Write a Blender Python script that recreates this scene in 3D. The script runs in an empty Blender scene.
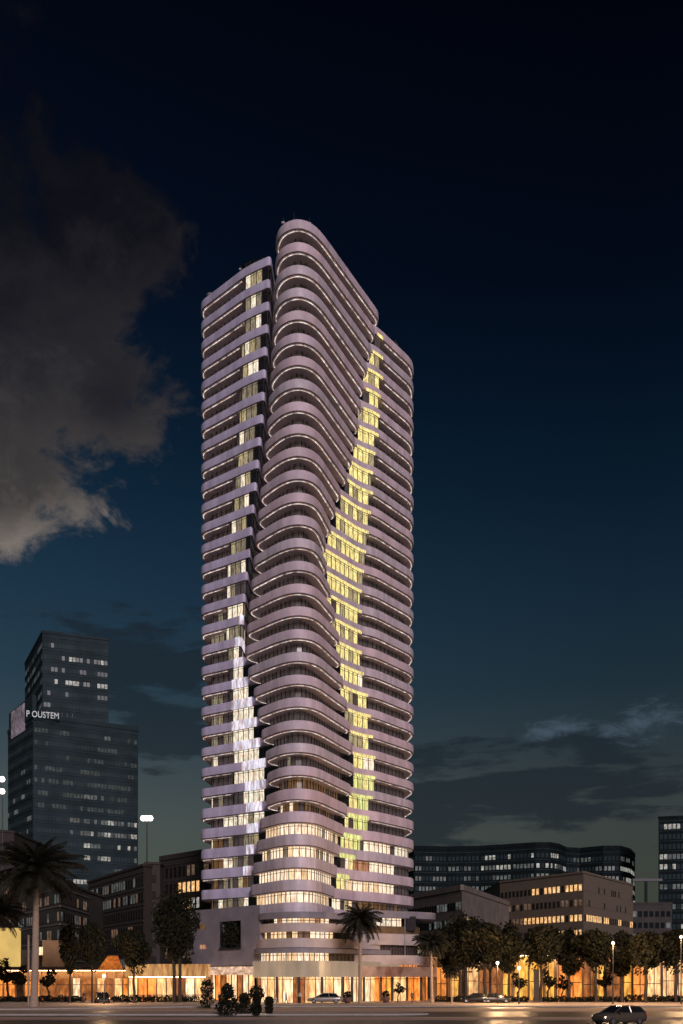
import bpy, bmesh, math, random
from mathutils import Vector, Matrix
rnd = random.Random(7)
scene = bpy.context.scene
COL = scene.collection
R = math.radians
F = 1000.0; CX = 341.5; HY = 978.0; CH = 3.8          # focal length in pixels, horizon row, camera height

def PX(px, Y): return (px-CX)/F*Y
def ZP(py, Y): return (HY-py)/F*Y+CH
def GY(py): return CH*F/(py-HY)

def interp(tab, x):
    if x <= tab[0][0]: return tab[0][1]
    for (a, b), (c, d) in zip(tab, tab[1:]):
        if x <= c: return b+(d-b)*(x-a)/(c-a)
    return tab[-1][1]

# ------------------------------------------------------------------ materials
MATS = {}
def new_mat(name):
    m = bpy.data.materials.new(name); m.use_nodes = True
    n = m.node_tree.nodes; l = m.node_tree.links
    return m, n, l, n['Principled BSDF']

def mat(name, col, rough=.7, var=.25, scale=1.0, metal=0, spec=.5, stretch=(1, 1, 1), bump=0.0, detail=5):
    if name in MATS: return MATS[name]
    m, n, l, b = new_mat(name)
    tc = n.new('ShaderNodeTexCoord'); mp = n.new('ShaderNodeMapping'); mp.inputs['Scale'].default_value = stretch
    nz = n.new('ShaderNodeTexNoise'); nz.inputs['Scale'].default_value = scale; nz.inputs['Detail'].default_value = detail
    cr = n.new('ShaderNodeValToRGB')
    cr.color_ramp.elements[0].position = .3; cr.color_ramp.elements[1].position = .7
    cr.color_ramp.elements[0].color = tuple(c*(1-var) for c in col)+(1,)
    cr.color_ramp.elements[1].color = tuple(min(1, c*(1+var)) for c in col)+(1,)
    l.new(tc.outputs['Object'], mp.inputs[0]); l.new(mp.outputs[0], nz.inputs['Vector'])
    l.new(nz.outputs[0], cr.inputs[0]); l.new(cr.outputs[0], b.inputs['Base Color'])
    b.inputs['Roughness'].default_value = rough; b.inputs['Metallic'].default_value = metal
    b.inputs['Specular IOR Level'].default_value = spec
    if bump:
        bp = n.new('ShaderNodeBump'); bp.inputs['Strength'].default_value = bump
        l.new(nz.outputs[0], bp.inputs['Height']); l.new(bp.outputs[0], b.inputs['Normal'])
    MATS[name] = m; return m

def emit(name, col, strength, var=.35, stretch=(2.6, 2.6, .35), scale=1.0, rough=.3):
    """lit window or lamp: light from curtains, walls and shelves behind the glass"""
    if name in MATS: return MATS[name]
    m, n, l, b = new_mat(name)
    b.inputs['Base Color'].default_value = (col[0]*.05, col[1]*.05, col[2]*.05, 1); b.inputs['Roughness'].default_value = rough
    if var:
        tc = n.new('ShaderNodeTexCoord'); mp = n.new('ShaderNodeMapping'); mp.inputs['Scale'].default_value = stretch
        nz = n.new('ShaderNodeTexNoise'); nz.inputs['Scale'].default_value = scale; nz.inputs['Detail'].default_value = 3
        mr = n.new('ShaderNodeMapRange'); mr.inputs['From Min'].default_value = .3; mr.inputs['From Max'].default_value = .7
        mr.inputs['To Min'].default_value = strength*(1-var); mr.inputs['To Max'].default_value = strength*(1+var)
        l.new(tc.outputs['Object'], mp.inputs[0]); l.new(mp.outputs[0], nz.inputs['Vector'])
        l.new(nz.outputs[0], mr.inputs['Value']); l.new(mr.outputs[0], b.inputs['Emission Strength'])
    else: b.inputs['Emission Strength'].default_value = strength
    b.inputs['Emission Color'].default_value = col+(1,)
    if var >= .3:
        n2 = n.new('ShaderNodeTexNoise'); n2.inputs['Scale'].default_value = scale*2.3; n2.inputs['Detail'].default_value = 4
        cr = n.new('ShaderNodeValToRGB'); cr.color_ramp.elements[0].position = .36; cr.color_ramp.elements[1].position = .58
        cr.color_ramp.elements[0].color = (col[0]*.62, col[1]*.42, col[2]*.34, 1); cr.color_ramp.elements[1].color = col+(1,)
        l.new(mp.outputs[0], n2.inputs['Vector']); l.new(n2.outputs[0], cr.inputs[0]); l.new(cr.outputs[0], b.inputs['Emission Color'])
    MATS[name] = m; return m

def brick(name, c1, c2, mortar, sc):
    if name in MATS: return MATS[name]
    m, n, l, b = new_mat(name)
    tc = n.new('ShaderNodeTexCoord'); sp = n.new('ShaderNodeSeparateXYZ'); ad = n.new('ShaderNodeMath'); cb = n.new('ShaderNodeCombineXYZ')
    br = n.new('ShaderNodeTexBrick'); br.inputs['Scale'].default_value = sc
    br.inputs['Color1'].default_value = c1+(1,); br.inputs['Color2'].default_value = c2+(1,); br.inputs['Mortar'].default_value = mortar+(1,)
    l.new(tc.outputs['Object'], sp.inputs[0]); l.new(sp.outputs[0], ad.inputs[0]); l.new(sp.outputs[1], ad.inputs[1])
    l.new(ad.outputs[0], cb.inputs[0]); l.new(sp.outputs[2], cb.inputs[1]); l.new(cb.outputs[0], br.inputs['Vector'])
    l.new(br.outputs[0], b.inputs['Base Color']); b.inputs['Roughness'].default_value = .85
    MATS[name] = m; return m

M_bands = [mat('mauve_white_cladding', (.67, .545, .605), .55, .2, .7, stretch=(1, 1, .25)), mat('rose_white_cladding', (.69, .54, .585), .6, .2, .5, stretch=(1, 1, .3)), mat('grey_white_cladding', (.63, .54, .59), .5, .2, .9, stretch=(1, 1, .2))]
M_band = M_bands[0]
M_bandL = mat('lilac_light_cladding', (.58, .52, .68), .55, .19, .7, stretch=(1, 1, .25))  # bluish light on the left volume, put into the cladding colour
M_lip = mat('dark_drip_edge', (.022, .019, .02), .85, .2, 2)
M_soffit = mat('balcony_soffit', (.60, .52, .52), .8, .15, .8)
M_led = emit('balcony_light_line', (1., .9, .86), .95, .8, (.9, .9, .9))
M_glassd = mat('dark_window_glass', (.02, .019, .02), .18, .3, 1.5)
M_tdark = emit('faint_glow_balcony_glass', (1., .80, .76), .038, .5, (1.5, 1.5, .5))  # faint glow added so the balcony gaps look less black
M_tdark.node_tree.nodes['Principled BSDF'].inputs['Base Color'].default_value = (.085, .07, .07, 1)
M_mull = mat('dark_window_frame', (.03, .028, .028), .5, .2, 3)
M_white = emit('window_white_light', (.97, .91, .72), 1.05, .45, (3.5, 3.5, .7))
M_whited = emit('window_dim_white_light', (.9, .8, .55), .26, .6, (3.5, 3.5, .7))
M_yellow = emit('window_yellow_light', (1., .90, .36), 1.1, .45, (4, 4, .8))
M_yellowd = emit('window_dim_yellow_light', (.92, .80, .46), .48, .55, (4, 4, .8))
M_lime = emit('window_lime_light', (.90, .95, .36), .95, .4)
M_warm = emit('window_warm_light', (1., .72, .42), 1.15, .4)
M_warmw = emit('window_cream_light', (1., .84, .62), 1.3, .35)
M_warmd = emit('window_dim_warm_light', (.8, .45, .2), .18, .6)
M_red = emit('window_red_curtain_light', (1., .5, .28), .5, .5)
M_panel = emit('lit_glass_ribbon', (.86, .84, 1.0), .92, .45, (1.2, 1.2, .3))
M_store = emit('shop_window_light', (1., .58, .24), 1.35, .5, (1.3, 1.3, .3))
M_storew = emit('shop_window_pale_light', (1., .76, .46), 1.35, .45, (1.3, 1.3, .3))
M_storeo = emit('shop_window_orange_light', (1., .33, .06), 1.25, .5, (1.0, 1.0, .3))
M_storey = emit('shop_window_yellow_light', (1., .50, .085), 1.2, .5, (1.0, 1.0, .3))
M_stored = emit('shop_window_dim_light', (1., .36, .10), .38, .6, (1.0, 1.0, .5))
M_pod = mat('grey_podium_cladding', (.26, .235, .26), .6, .14, .6)
M_podw = mat('pale_podium_cladding', (.55, .455, .42), .6, .12, .6)
M_podbrown = mat('brown_louvre', (.07, .05, .04), .7, .3, 2)
M_lit_stone = mat('tan_stone', (.42, .30, .20), .8, .2, 1.2)
M_conc = mat('concrete', (.19, .16, .138), .85, .2, .4)
M_concd = mat('dark_concrete', (.055, .047, .042), .85, .25, .4)
M_tglass = mat('teal_curtain_wall', (.030, .047, .053), .75, .25, .15, spec=.06)
M_tglass2 = mat('teal_spandrel', (.042, .062, .068), .75, .25, .3, spec=.06)
M_dglass = mat('office_dark_glass', (.010, .015, .016), .75, .3, .8, spec=.06)
M_brownglass = mat('brown_dark_glass', (.02, .017, .015), .25, .3, .8)
M_brick = brick('brown_brick', (.20, .148, .105), (.16, .12, .085), (.11, .09, .07), 1.2)
M_brickd = brick('dark_brown_brick', (.06, .048, .042), (.042, .034, .03), (.03, .025, .022), 1.2)
M_cold = emit('office_white_light', (.86, .92, .86), .42, .7, (1.3, 1.3, 1.3))
M_coldd = emit('office_dim_light', (.7, .82, .82), .11, .7, (.6, .6, .6))
M_faint = emit('office_faint_light', (.7, .9, .9), .045, .8, (.6, .6, .6))
M_offwarm = emit('office_warm_light', (1., .62, .27), 1.1, .5, (1.3, 1.3, 1.3))
M_offwarmd = emit('office_dim_warm_light', (.9, .6, .4), .14, .6, (.8, .8, .8))
M_bark = mat('tree_bark', (.045, .032, .024), .9, .35, 3, stretch=(4, 4, 1), bump=.5)
M_palmbark = mat('palm_bark', (.36, .27, .20), .9, .25, 2.5, stretch=(1, 1, 5), bump=.6)
M_leaf = mat('leaf_dark', (.011, .011, .005), .8, .4, .8, spec=.2)
M_leaf2 = mat('leaf_mid', (.022, .022, .008), .8, .4, .8, spec=.2)
M_frond = mat('palm_frond', (.019, .018, .010), .75, .4, .8, spec=.25)
M_asph = mat('asphalt', (.075, .056, .046), .45, .35, .35, bump=.015, detail=9)
M_pave = mat('pavement_concrete', (.40, .31, .25), .75, .18, .8, detail=8)
M_kerb = mat('kerb_stone', (.36, .33, .30), .7, .15, 1.5)
M_paint = mat('road_paint', (.62, .58, .52), .6, .2, 1.5)
M_ground = mat('ground_soil', (.05, .045, .04), .9, .3, .05)
M_steel = mat('dark_steel', (.04, .04, .042), .4, .2, 2, metal=.4)
M_steelp = mat('painted_steel_pale', (.35, .34, .33), .5, .15, 2)
M_lamp = emit('lamp_glow', (1., .90, .76), 3, 0)
M_lampw = emit('warm_lamp_glow', (1., .75, .42), 7, 0)
M_black = mat('black_car_paint', (.010, .010, .011), .18, .2, 1)
M_silver = mat('silver_car_paint', (.32, .29, .26), .28, .1, 1, metal=.4)
M_tyre = mat('tyre_rubber', (.015, .015, .015), .85, .2, 5)
M_rim = mat('wheel_rim', (.35, .35, .36), .3, .15, 3, metal=.8)
M_carglass = mat('car_glass', (.012, .013, .014), .08, .2, 1)
M_head = emit('headlight_glow', (1., .92, .75), 8, 0)
M_tail = emit('taillight_glow', (1., .08, .03), 1.2, 0)
M_pot = mat('planter_clay', (.12, .06, .045), .7, .25, 2)
M_awn = emit('lit_awning_canvas', (1., .28, .05), .55, .4, (1, 1, 1))
M_signp = emit('sign_lit_panel', (.62, .50, .62), .22, .6, (.35, .35, .35))
M_signl = emit('sign_letter_light', (.8, .88, .86), .30, .2, (1, 1, 1))
M_stucco = mat('ochre_stucco', (.36, .22, .12), .85, .2, .6)

# ------------------------------------------------------------------ mesh builder
class MB:
    def __init__(s): s.v = []; s.f = []; s.m = []; s.mats = []
    def mi(s, m):
        if m not in s.mats: s.mats.append(m)
        return s.mats.index(m)
    def face(s, pts, m):
        i = len(s.v); s.v += [tuple(p) for p in pts]; s.f.append(tuple(range(i, i+len(pts)))); s.m.append(s.mi(m))
    def grid(s, rows, m, closed=False, mf=None):
        """rows of equally long point lists"""
        b = len(s.v); n = len(rows[0]); k = s.mi(m)
        for r in rows: s.v += [tuple(p) for p in r]
        for i in range(len(rows)-1):
            for j in range(n if closed else n-1):
                j2 = (j+1) % n
                s.f.append((b+i*n+j, b+i*n+j2, b+(i+1)*n+j2, b+(i+1)*n+j)); s.m.append(s.mi(mf(i, j)) if mf else k)
    def box(s, c, d, m, rz=0, M=None):
        if M is None: M = Matrix.Translation(c) @ Matrix.Rotation(rz, 4, 'Z')
        x, y, z = d[0]/2, d[1]/2, d[2]/2
        P = [M @ Vector(p) for p in ((-x, -y, -z), (x, -y, -z), (x, y, -z), (-x, y, -z), (-x, -y, z), (x, -y, z), (x, y, z), (-x, y, z))]
        b = len(s.v); s.v += [tuple(p) for p in P]; k = s.mi(m)
        for f in ((3, 2, 1, 0), (4, 5, 6, 7), (0, 1, 5, 4), (1, 2, 6, 5), (2, 3, 7, 6), (3, 0, 4, 7)):
            s.f.append(tuple(b+i for i in f)); s.m.append(k)
    def prism(s, poly, z0, z1, m, mtop=None):
        n = len(poly); s.grid([[(x, y, z0) for x, y in poly], [(x, y, z1) for x, y in poly]], m, True)
        s.face([(x, y, z1) for x, y in poly], mtop or m); s.face([(x, y, z0) for x, y in reversed(poly)], m)
    def tube(s, pts, rad, m, n=8, cap=True):
        rows = []
        for i, p in enumerate(pts):
            p = Vector(p); a = Vector(pts[max(0, i-1)]); c = Vector(pts[min(len(pts)-1, i+1)])
            t = (c-a).normalized(); u = t.cross(Vector((0, 0, 1)))
            if u.length < .05: u = t.cross(Vector((0, 1, 0)))
            u.normalize(); w = t.cross(u)
            r = rad[i] if isinstance(rad, (list, tuple)) else rad
            rows.append([p+(u*math.cos(2*math.pi*q/n)+w*math.sin(2*math.pi*q/n))*r for q in range(n)])
        s.grid(rows, m, True)
        if cap: s.face(rows[0], m); s.face(list(reversed(rows[-1])), m)
    def lathe(s, c, prof, m, n=16):
        s.grid([[(c[0]+r*math.cos(2*math.pi*q/n), c[1]+r*math.sin(2*math.pi*q/n), c[2]+z) for q in range(n)] for r, z in prof], m, True)
    def build(s, name, parent=None, smooth=False):
        o0 = parent_world(parent)
        me = bpy.data.meshes.new(name)
        me.from_pydata([(x-o0[0], y-o0[1], z-o0[2]) for x, y, z in s.v], [], s.f)
        for m in s.mats: me.materials.append(m)
        me.polygons.foreach_set('material_index', s.m)
        if smooth: me.polygons.foreach_set('use_smooth', [True]*len(s.f))
        me.update()
        o = bpy.data.objects.new(name, me); COL.objects.link(o)
        if parent: o.parent = parent
        return o

def parent_world(p):
    v = Vector((0, 0, 0))
    while p is not None: v = v+Vector(p.location); p = p.parent
    return v

def tag(o, label=None, cat=None, group=None, kind=None):
    if label: o['label'] = label
    if cat: o['category'] = cat
    if group: o['group'] = group
    if kind: o['kind'] = kind
    return o
def thing(name, label, cat, loc=(0, 0, 0), group=None):
    o = bpy.data.objects.new(name, None); COL.objects.link(o); o.location = loc; o.empty_display_size = .5
    return tag(o, label, cat, group)
def struct(mb, name, smooth=False): return tag(mb.build(name, None, smooth), kind='structure')
def copy_tree(o, parent=None):
    c = o.copy(); COL.objects.link(c)
    if parent: c.parent = parent
    for ch in list(o.children): copy_tree(ch, c)
    return c

# ------------------------------------------------------------------ plan-curve tools
def fillet(pts, trims, seg=7):
    out = [Vector(pts[0])]
    for i in range(1, len(pts)-1):
        p, a, b = Vector(pts[i]), Vector(pts[i-1]), Vector(pts[i+1]); t = trims[i]
        ta = min(t, (p-a).length*.48); tb = min(t, (p-b).length*.48)
        if t <= 0: out.append(p); continue
        s = p+(a-p).normalized()*ta; e = p+(b-p).normalized()*tb
        for k in range(seg+1):
            u = k/seg; out.append(s*(1-u)**2+p*2*u*(1-u)+e*u*u)
    out.append(Vector(pts[-1])); return out
def resample(pl, step):
    out = [pl[0]]
    for a, b in zip(pl, pl[1:]):
        d = (b-a).length
        if d < 1e-4: continue
        n = max(1, round(d/step))
        for i in range(1, n+1): out.append(a.lerp(b, i/n))
    return out
def inward(pl, closed=False):
    """normals of a left-to-right front polyline, pointing into the building"""
    res = []; n = len(pl)
    for i in range(n):
        a = pl[(i-1) % n] if closed or i else pl[0]; b = pl[(i+1) % n] if closed or i < n-1 else pl[-1]
        t = (b-a).normalized(); res.append(Vector((-t.y, t.x)))
    return res
def pxof(p): return CX+F*p.x/p.y

# ================================================================== TOWER
tower = thing('residential_tower', 'tall white apartment tower with wavy stacked balcony bands and glowing window ribbons', 'tower', (0, 165, 0))
FH = 3.42; ZT = 117.8
def zk(k): return ZT-FH*k
def ztab(tab, Y): return sorted(((HY-y)/F*(Y or 159+(x-325)*.25)+CH, x) for y, x in tab)
CL = ztab([(228, 275.5), (300, 273), (400, 267.5), (455, 262), (522, 255), (589, 248), (645, 243), (658, 243), (674, 249.5), (715, 257), (737, 261), (757, 265), (779, 266), (798, 264.5), (819, 258), (840, 255), (863, 251.5), (884, 249), (905, 247)], 157)
CR = ztab([(318, 379.5), (348, 373), (376, 366), (418, 360), (466, 350), (487, 341), (522, 331), (543, 325.5), (567, 327), (596, 332), (631, 339), (669, 342), (697, 347), (729, 351), (754, 354.5), (770, 354.5), (787, 351), (805, 347.5), (828, 343), (845, 340), (860, 338), (880, 335), (898, 334)], None)
RB = ztab([(362, 383), (427, 378), (483, 373), (550, 366), (617, 360.5), (665, 363), (690, 368), (732, 373), (750, 375), (770, 375), (793, 372), (808, 370), (826, 364), (845, 357), (863, 352), (882, 345), (905, 340)], 170)
LB = ztab([(270, 243), (430, 235), (545, 226), (600, 223), (660, 228), (740, 231), (800, 234), (850, 229), (900, 225)], 162)
LG = ztab([(270, 265), (430, 252), (520, 247), (580, 243), (620, 250), (900, 275)], 162)
PA = ztab([(612, 240), (630, 235), (660, 233), (700, 231), (740, 231), (760, 240), (770, 243), (800, 246), (840, 246), (870, 243)], 162)
PB = ztab([(612, 243), (660, 246), (700, 256), (740, 262), (770, 267), (800, 265), (840, 256), (870, 251)], 162)

def solve_on(front, px):
    for a, b in zip(front, front[1:]):
        pa, pb = pxof(a), pxof(b)
        if (pa-px)*(pb-px) <= 0 and abs(pa-pb) > 1e-6: return a.lerp(b, (px-pa)/(pb-pa))
    return front[0] if px < pxof(front[0]) else front[-1]

def left_front(z):
    t = min(1, max(0, (ZT-z)/60))
    return [(-22.6, 178), (-24.0, 168.6), (-15.2+.0*t, 160.0+2.6*t), (-10.2, 157.0+2.0*t), (-6, 160)]
def right_front(z): return [(-4.4, 159.0), (3.2, 169.9), (5.9, 171.6), (13.75, 182.5), (12.3, 190)]
def vol_left(z):
    p = left_front(z); cl = interp(CL, z)
    if z > zk(17)-.1:      # the upper floors stop short of the centre volume: a dark cleft
        e = solve_on([Vector(q) for q in p[1:]], cl-3.6); base_ = [Vector(q) for q in p[:3] if pxof(Vector(q)) < cl-6]
        return fillet(base_+[e, Vector((e.x+.2, e.y+6))], [0, 1.7, 2.2, .9, 0][:len(base_)]+[.9, 0])
    return fillet(p, [0, 1.7, 2.2, 2, 0])
def vol_right(z):
    return fillet(right_front(z), [0, 2.2, 2.5, 3.6, 0])
def vol_center(z):
    lf = [Vector(q) for q in left_front(z)[1:]]; rf = [Vector(q) for q in right_front(z)]
    el = solve_on(lf, interp(CL, z)); er = solve_on(rf, interp(CR, z))
    t = min(1, max(0, (ZT-z)/55)); t2 = min(1, max(0, (z-16)/25))
    el = el*(1-(2.4+2.2*t*t2)/el.length); er = er*(1-(1.2+1.6*t*t2)/er.length)
    pts = [(el.x+3.5, el.y+4.5), (el.x+.9, el.y+2.4), el, (-9.3, 151.3), (-6.5, 149.8), (-3.7, 151.4), er, (er.x-.7, er.y+2.0), (er.x-4.5, er.y+4)]
    return fillet(pts, [0, 1.0, 1.6, 3.0, 2.0, 3.2, 1.5, 1.0, 0], 8)
BACK = {'L': [(-3, 178), (-4, 187), (-19, 187)], 'R': [(10, 194), (-3, 194), (-4, 165)], 'C': [(-7, 176)]}

def slab(front, back, z, m, name, led=None, th=1.5, mat_soff=M_soffit):
    front = resample(front, .8)
    pts = front+[Vector(b) for b in back]
    nr = inward(pts, True)
    def ring(d, dz): return [(p.x+q.x*d, p.y+q.y*d, z+dz) for p, q in zip(pts, nr)]
    b = MB()
    rings = [ring(.35, 0), ring(.08, 0), ring(0, -.08), ring(-.05, -.7), ring(0, -th+.16), ring(.04, -th+.10), ring(.10, -th), ring(.30, -th)]
    mm = [m, m, m, m, m, M_lip, mat_soff]
    for i in range(len(rings)-1): b.grid([rings[i+1], rings[i]], mm[i], True)
    b.face([(x, y, z-.25) for x, y, _ in rings[0]], M_soffit); b.grid([rings[0], [(x, y, z-.25) for x, y, _ in rings[0]]], m, True)
    b.face(list(reversed(rings[-1])), mat_soff)
    o = b.build(name, tower, False)
    for po in o.data.polygons: po.use_smooth = len(po.vertices) == 4
    if led:
        fr = [(p, q) for p, q in zip(front, nr) if led(p)]
        if len(fr) > 2:
            lb = MB()
            rr = [[(p.x+q.x*d, p.y+q.y*d, z-th+dz) for p, q in fr] for d, dz in ((.33, -.07), (.33, -.12), (.40, -.12), (.40, -.07), (.33, -.07))]
            lb.grid(rr, M_led); lb.build('light_strip', o)
    return o

def glazing(front, back, z0, z1, inset, pick, name, pane=1.25, parent=None):
    """window wall under a slab: panes one by one with frames between"""
    front = resample(front, .5)
    nr = inward(front)
    pl = [Vector((p.x+q.x*inset(p), p.y+q.y*inset(p))) for p, q in zip(front, nr)]
    src = [p for p in front]
    # walk along and cut into panes
    b = MB(); acc = [0]
    for a, c in zip(pl, pl[1:]): acc.append(acc[-1]+(c-a).length)
    L = acc[-1]; n = max(2, int(L/pane)); j = 0; cut = []
    for i in range(n+1):
        s = L*i/n
        while j < len(acc)-2 and acc[j+1] < s: j += 1
        u = (s-acc[j])/max(1e-6, acc[j+1]-acc[j]); cut.append((pl[j].lerp(pl[j+1], u), src[j].lerp(src[j+1], u)))
    for (a, sa), (c, sc) in zip(cut, cut[1:]):
        mm = pick((sa+sc)/2)
        t = (c-a)
        if t.length < 1e-4: continue
        nn = Vector((-t.y, t.x)).normalized()
        if mm is None: mm = M_tdark
        b.face([(a.x, a.y, z0), (c.x, c.y, z0), (c.x, c.y, z1), (a.x, a.y, z1)], mm)
        w = .045
        b.box((a.x-nn.x*.03, a.y-nn.y*.03, (z0+z1)/2), (w*2, .12, z1-z0), M_mull, math.atan2(t.y, t.x))
    # transom rail and back walls
    rr = [[(p.x-q.x*.06, p.y-q.y*.06, z1-h) for p, q in zip(pl, nr)] for h in (.30, .38)]
    b.grid(rr, M_mull)
    pts = [pl[-1]]+[Vector(p)*.995 for p in back]+[pl[0]]
    for a, c in zip(pts, pts[1:]): b.face([(a.x, a.y, z0), (c.x, c.y, z0), (c.x, c.y, z1), (a.x, a.y, z1)], M_tdark)
    return b.build(name, parent or tower)

for k in range(31):
    z = zk(k); r = random.Random(100+k); lk = k == 30
    # ---- left volume
    lb, lg = interp(LB, z), min(interp(LG, z), interp(CL, z)-.5)
    zl = z-.05
    fl = vol_left(z)
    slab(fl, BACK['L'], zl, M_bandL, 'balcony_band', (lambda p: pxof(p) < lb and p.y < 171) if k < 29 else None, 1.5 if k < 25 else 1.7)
    if not lk:
        def pickL(p, k=k, r=r, lb=lb, lg=lg):
            x = pxof(p)
            if p.y > 171: return M_tdark
            if x > lg: return M_glassd
            if k < 13:
                if lb+2 < x < lg: return r.choice([M_yellowd, M_white, M_whited, M_yellowd, M_whited])
                return M_tdark
            if k < 18:
                if lb-3 < x < lg: return r.choice([M_white, M_whited, M_white, M_whited, M_tdark])
                return r.choice([M_tdark, M_tdark, M_whited if k > 14 else M_tdark])
            if k < 25:
                if x > interp(PA, z)-2: return M_white
                return r.choice([M_tdark, M_whited, M_tdark, M_tdark, M_white if k > 21 else M_whited])
            if k == 25: return r.choice([M_white, M_whited, M_white]) if x > 215 else M_tdark
            return r.choice([M_white, M_whited, M_tdark, M_tdark, M_warmd, M_yellowd if x > 240 else M_whited])
        glazing(fl, BACK['L'], z-FH-.1, z-(1.52 if k < 25 else 1.72), lambda p: .22 if pxof(p) > lb and p.y < 171 else 1.7, pickL, 'window_band', 1.1)
    # ---- centre volume
    fc = vol_center(z)
    th_ = 1.5 if k < 25 else 1.75
    slab(fc, BACK['C'], z, M_bands[r.randrange(3)], 'balcony_band', (lambda p, e=max(q.y for q in fc[-12:-6]): p.y < (e if p.x > -6 else 999)) if k < 26 else None, th_)
    if not lk:
        def pickC(p, k=k, r=r):
            x = pxof(p)
            if k >= 26: return r.choice([M_warmw, M_warm, M_warmw, M_warmw, M_warm, M_whited if k < 28 else M_warmw]) if p.y < 172 else M_tdark
            if k == 25: return r.choice([M_warm, M_warmw, M_warmd]) if 268 < x < 303 else r.choice([M_tdark, M_warmd])
            if k == 24: return r.choice([M_warmd, M_warmd, M_tdark])
            if k == 23: return M_whited if 276 < x < 285 else M_tdark
            return M_tdark
        glazing(fc, BACK['C'], z-FH-.1, z-th_-.02, lambda p: 1.9 if k < 26 else .9, pickC, 'window_band', 1.0)
    # ---- right volume
    if k >= 1:
        zr = z+1.7*(1-k/29) if k < 30 else z; zn = zk(k+1)+1.7*(1-(k+1)/29) if k < 29 else zk(k+1)
        rb = interp(RB, z); fr_ = vol_right(z)
        slab(fr_, BACK['R'], zr-.10, M_bands[r.randrange(3)], 'balcony_band', (lambda p: pxof(p) > rb+1.5) if k < 26 else None, th_)
        if not lk:
            def pickR(p, k=k, r=r, rb=rb):
                x = pxof(p)
                if x < interp(CR, z)-1.0-(1.5 if k < 9 else 0): return M_glassd
                if x < rb and r.random() < .07: return M_tdark
                if x < rb:
                    if k in (18, 22): return r.choice([M_warmw, M_white, M_yellow])
                    if k >= 27: return r.choice([M_warmw, M_yellow])
                    return r.choice([M_yellow, M_yellow, M_yellowd] if k < 23 else [M_lime, M_lime, M_yellow])
                if x < rb+5 and k < 27: return M_tdark
                if p.y > 186: return M_tdark
                if k == 26: return M_warmw if 368 < x < 393 else (M_white if x > 399 else M_tdark)
                if k == 27: return M_red if x < 370 else (M_warmw if x < 398 else M_tdark)
                if k == 28: return r.choice([M_warm, M_warmw, M_warmw]) if x < 400 else M_tdark
                if k == 29: return r.choice([M_warm, M_yellowd, M_tdark]) if x < 362 else r.choice([M_tdark, M_warmd])
                return M_tdark
            glazing(fr_, BACK['R'], zn-.2, zr-th_-.12, lambda p: .2 if pxof(p) < rb else (1.8 if k < 26 else 1.0), pickR, 'window_band', 1.25)
        if not lk and k < 29:
            fs = resample(fr_, .4); sg = [(p, q) for p, q in zip(fs, inward(fs)) if interp(CR, z)-.5 < pxof(p) < rb+.5 and p.y < 175]
            if len(sg) > 1:
                g = MB(); g.grid([[(p.x-q.x*d, p.y-q.y*d, zr-.10+dz) for p, q in sg] for d, dz in ((.0, -1.02), (.07, -1.02), (.07, -th_-.02), (0, -th_-.02))], M_yellow if k < 23 else M_lime)
                g.build('lit_spandrel', tower)
    # ---- glowing glass ribbon on the left part
    zc = z-.7
    ypx = HY-(zc-CH)/162*F
    if 608 < ypx < 875:
        a, c = interp(PA, zc), min(interp(PB, zc), interp(CL, zc)+1)
        seg = [(p, q) for p, q in zip(resample(fl, .4), inward(resample(fl, .4))) if a < pxof(p) < c and p.y < 170]
        if len(seg) > 1:
            g = MB(); g.grid([[(p.x-q.x*d, p.y-q.y*d, zl+dz) for p, q in seg] for d, dz in ((.0, .02), (.12, .02), (.12, -1.48), (0, -1.48))], M_panel)
            g.build('glass_ribbon_panel', tower)
# roof terrace: parapet planters, plant room, masts
b = MB(); b.prism([(-7, 156), (-2, 158), (2, 168), (-6, 170)], ZT-.3, ZT+2.2, M_concd); b.build('roof_plant_room', tower)
b = MB(); b.tube([(-7.4, 156, ZT-.3), (-7.4, 156, ZT+5.5)], [.10, .03], M_steel, 6); b.tube([(-7.9, 156, ZT+3.6), (-6.9, 156, ZT+3.6)], .03, M_steel, 5); b.build('roof_mast', tower)
b = MB(); b.tube([(5.0, 172.6, ZT-.4), (5.0, 172.6, ZT+1.9)], .06, M_steel, 6); b.lathe((5.2, 172.6, ZT+1.4), [(0, 0), (.35, .08), (.55, .3)], M_steelp, 12); b.build('satellite_dish', tower)
b = MB(); b.tube([(-22.2, 169.5, ZT-.4), (-22.2, 169.5, ZT+1.6)], .06, M_steel, 6); b.lathe((-22.2, 169.5, ZT+1.3), [(0, 0), (.4, .1), (.7, .45)], M_steelp, 12); b.build('satellite_dish', tower)

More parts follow.
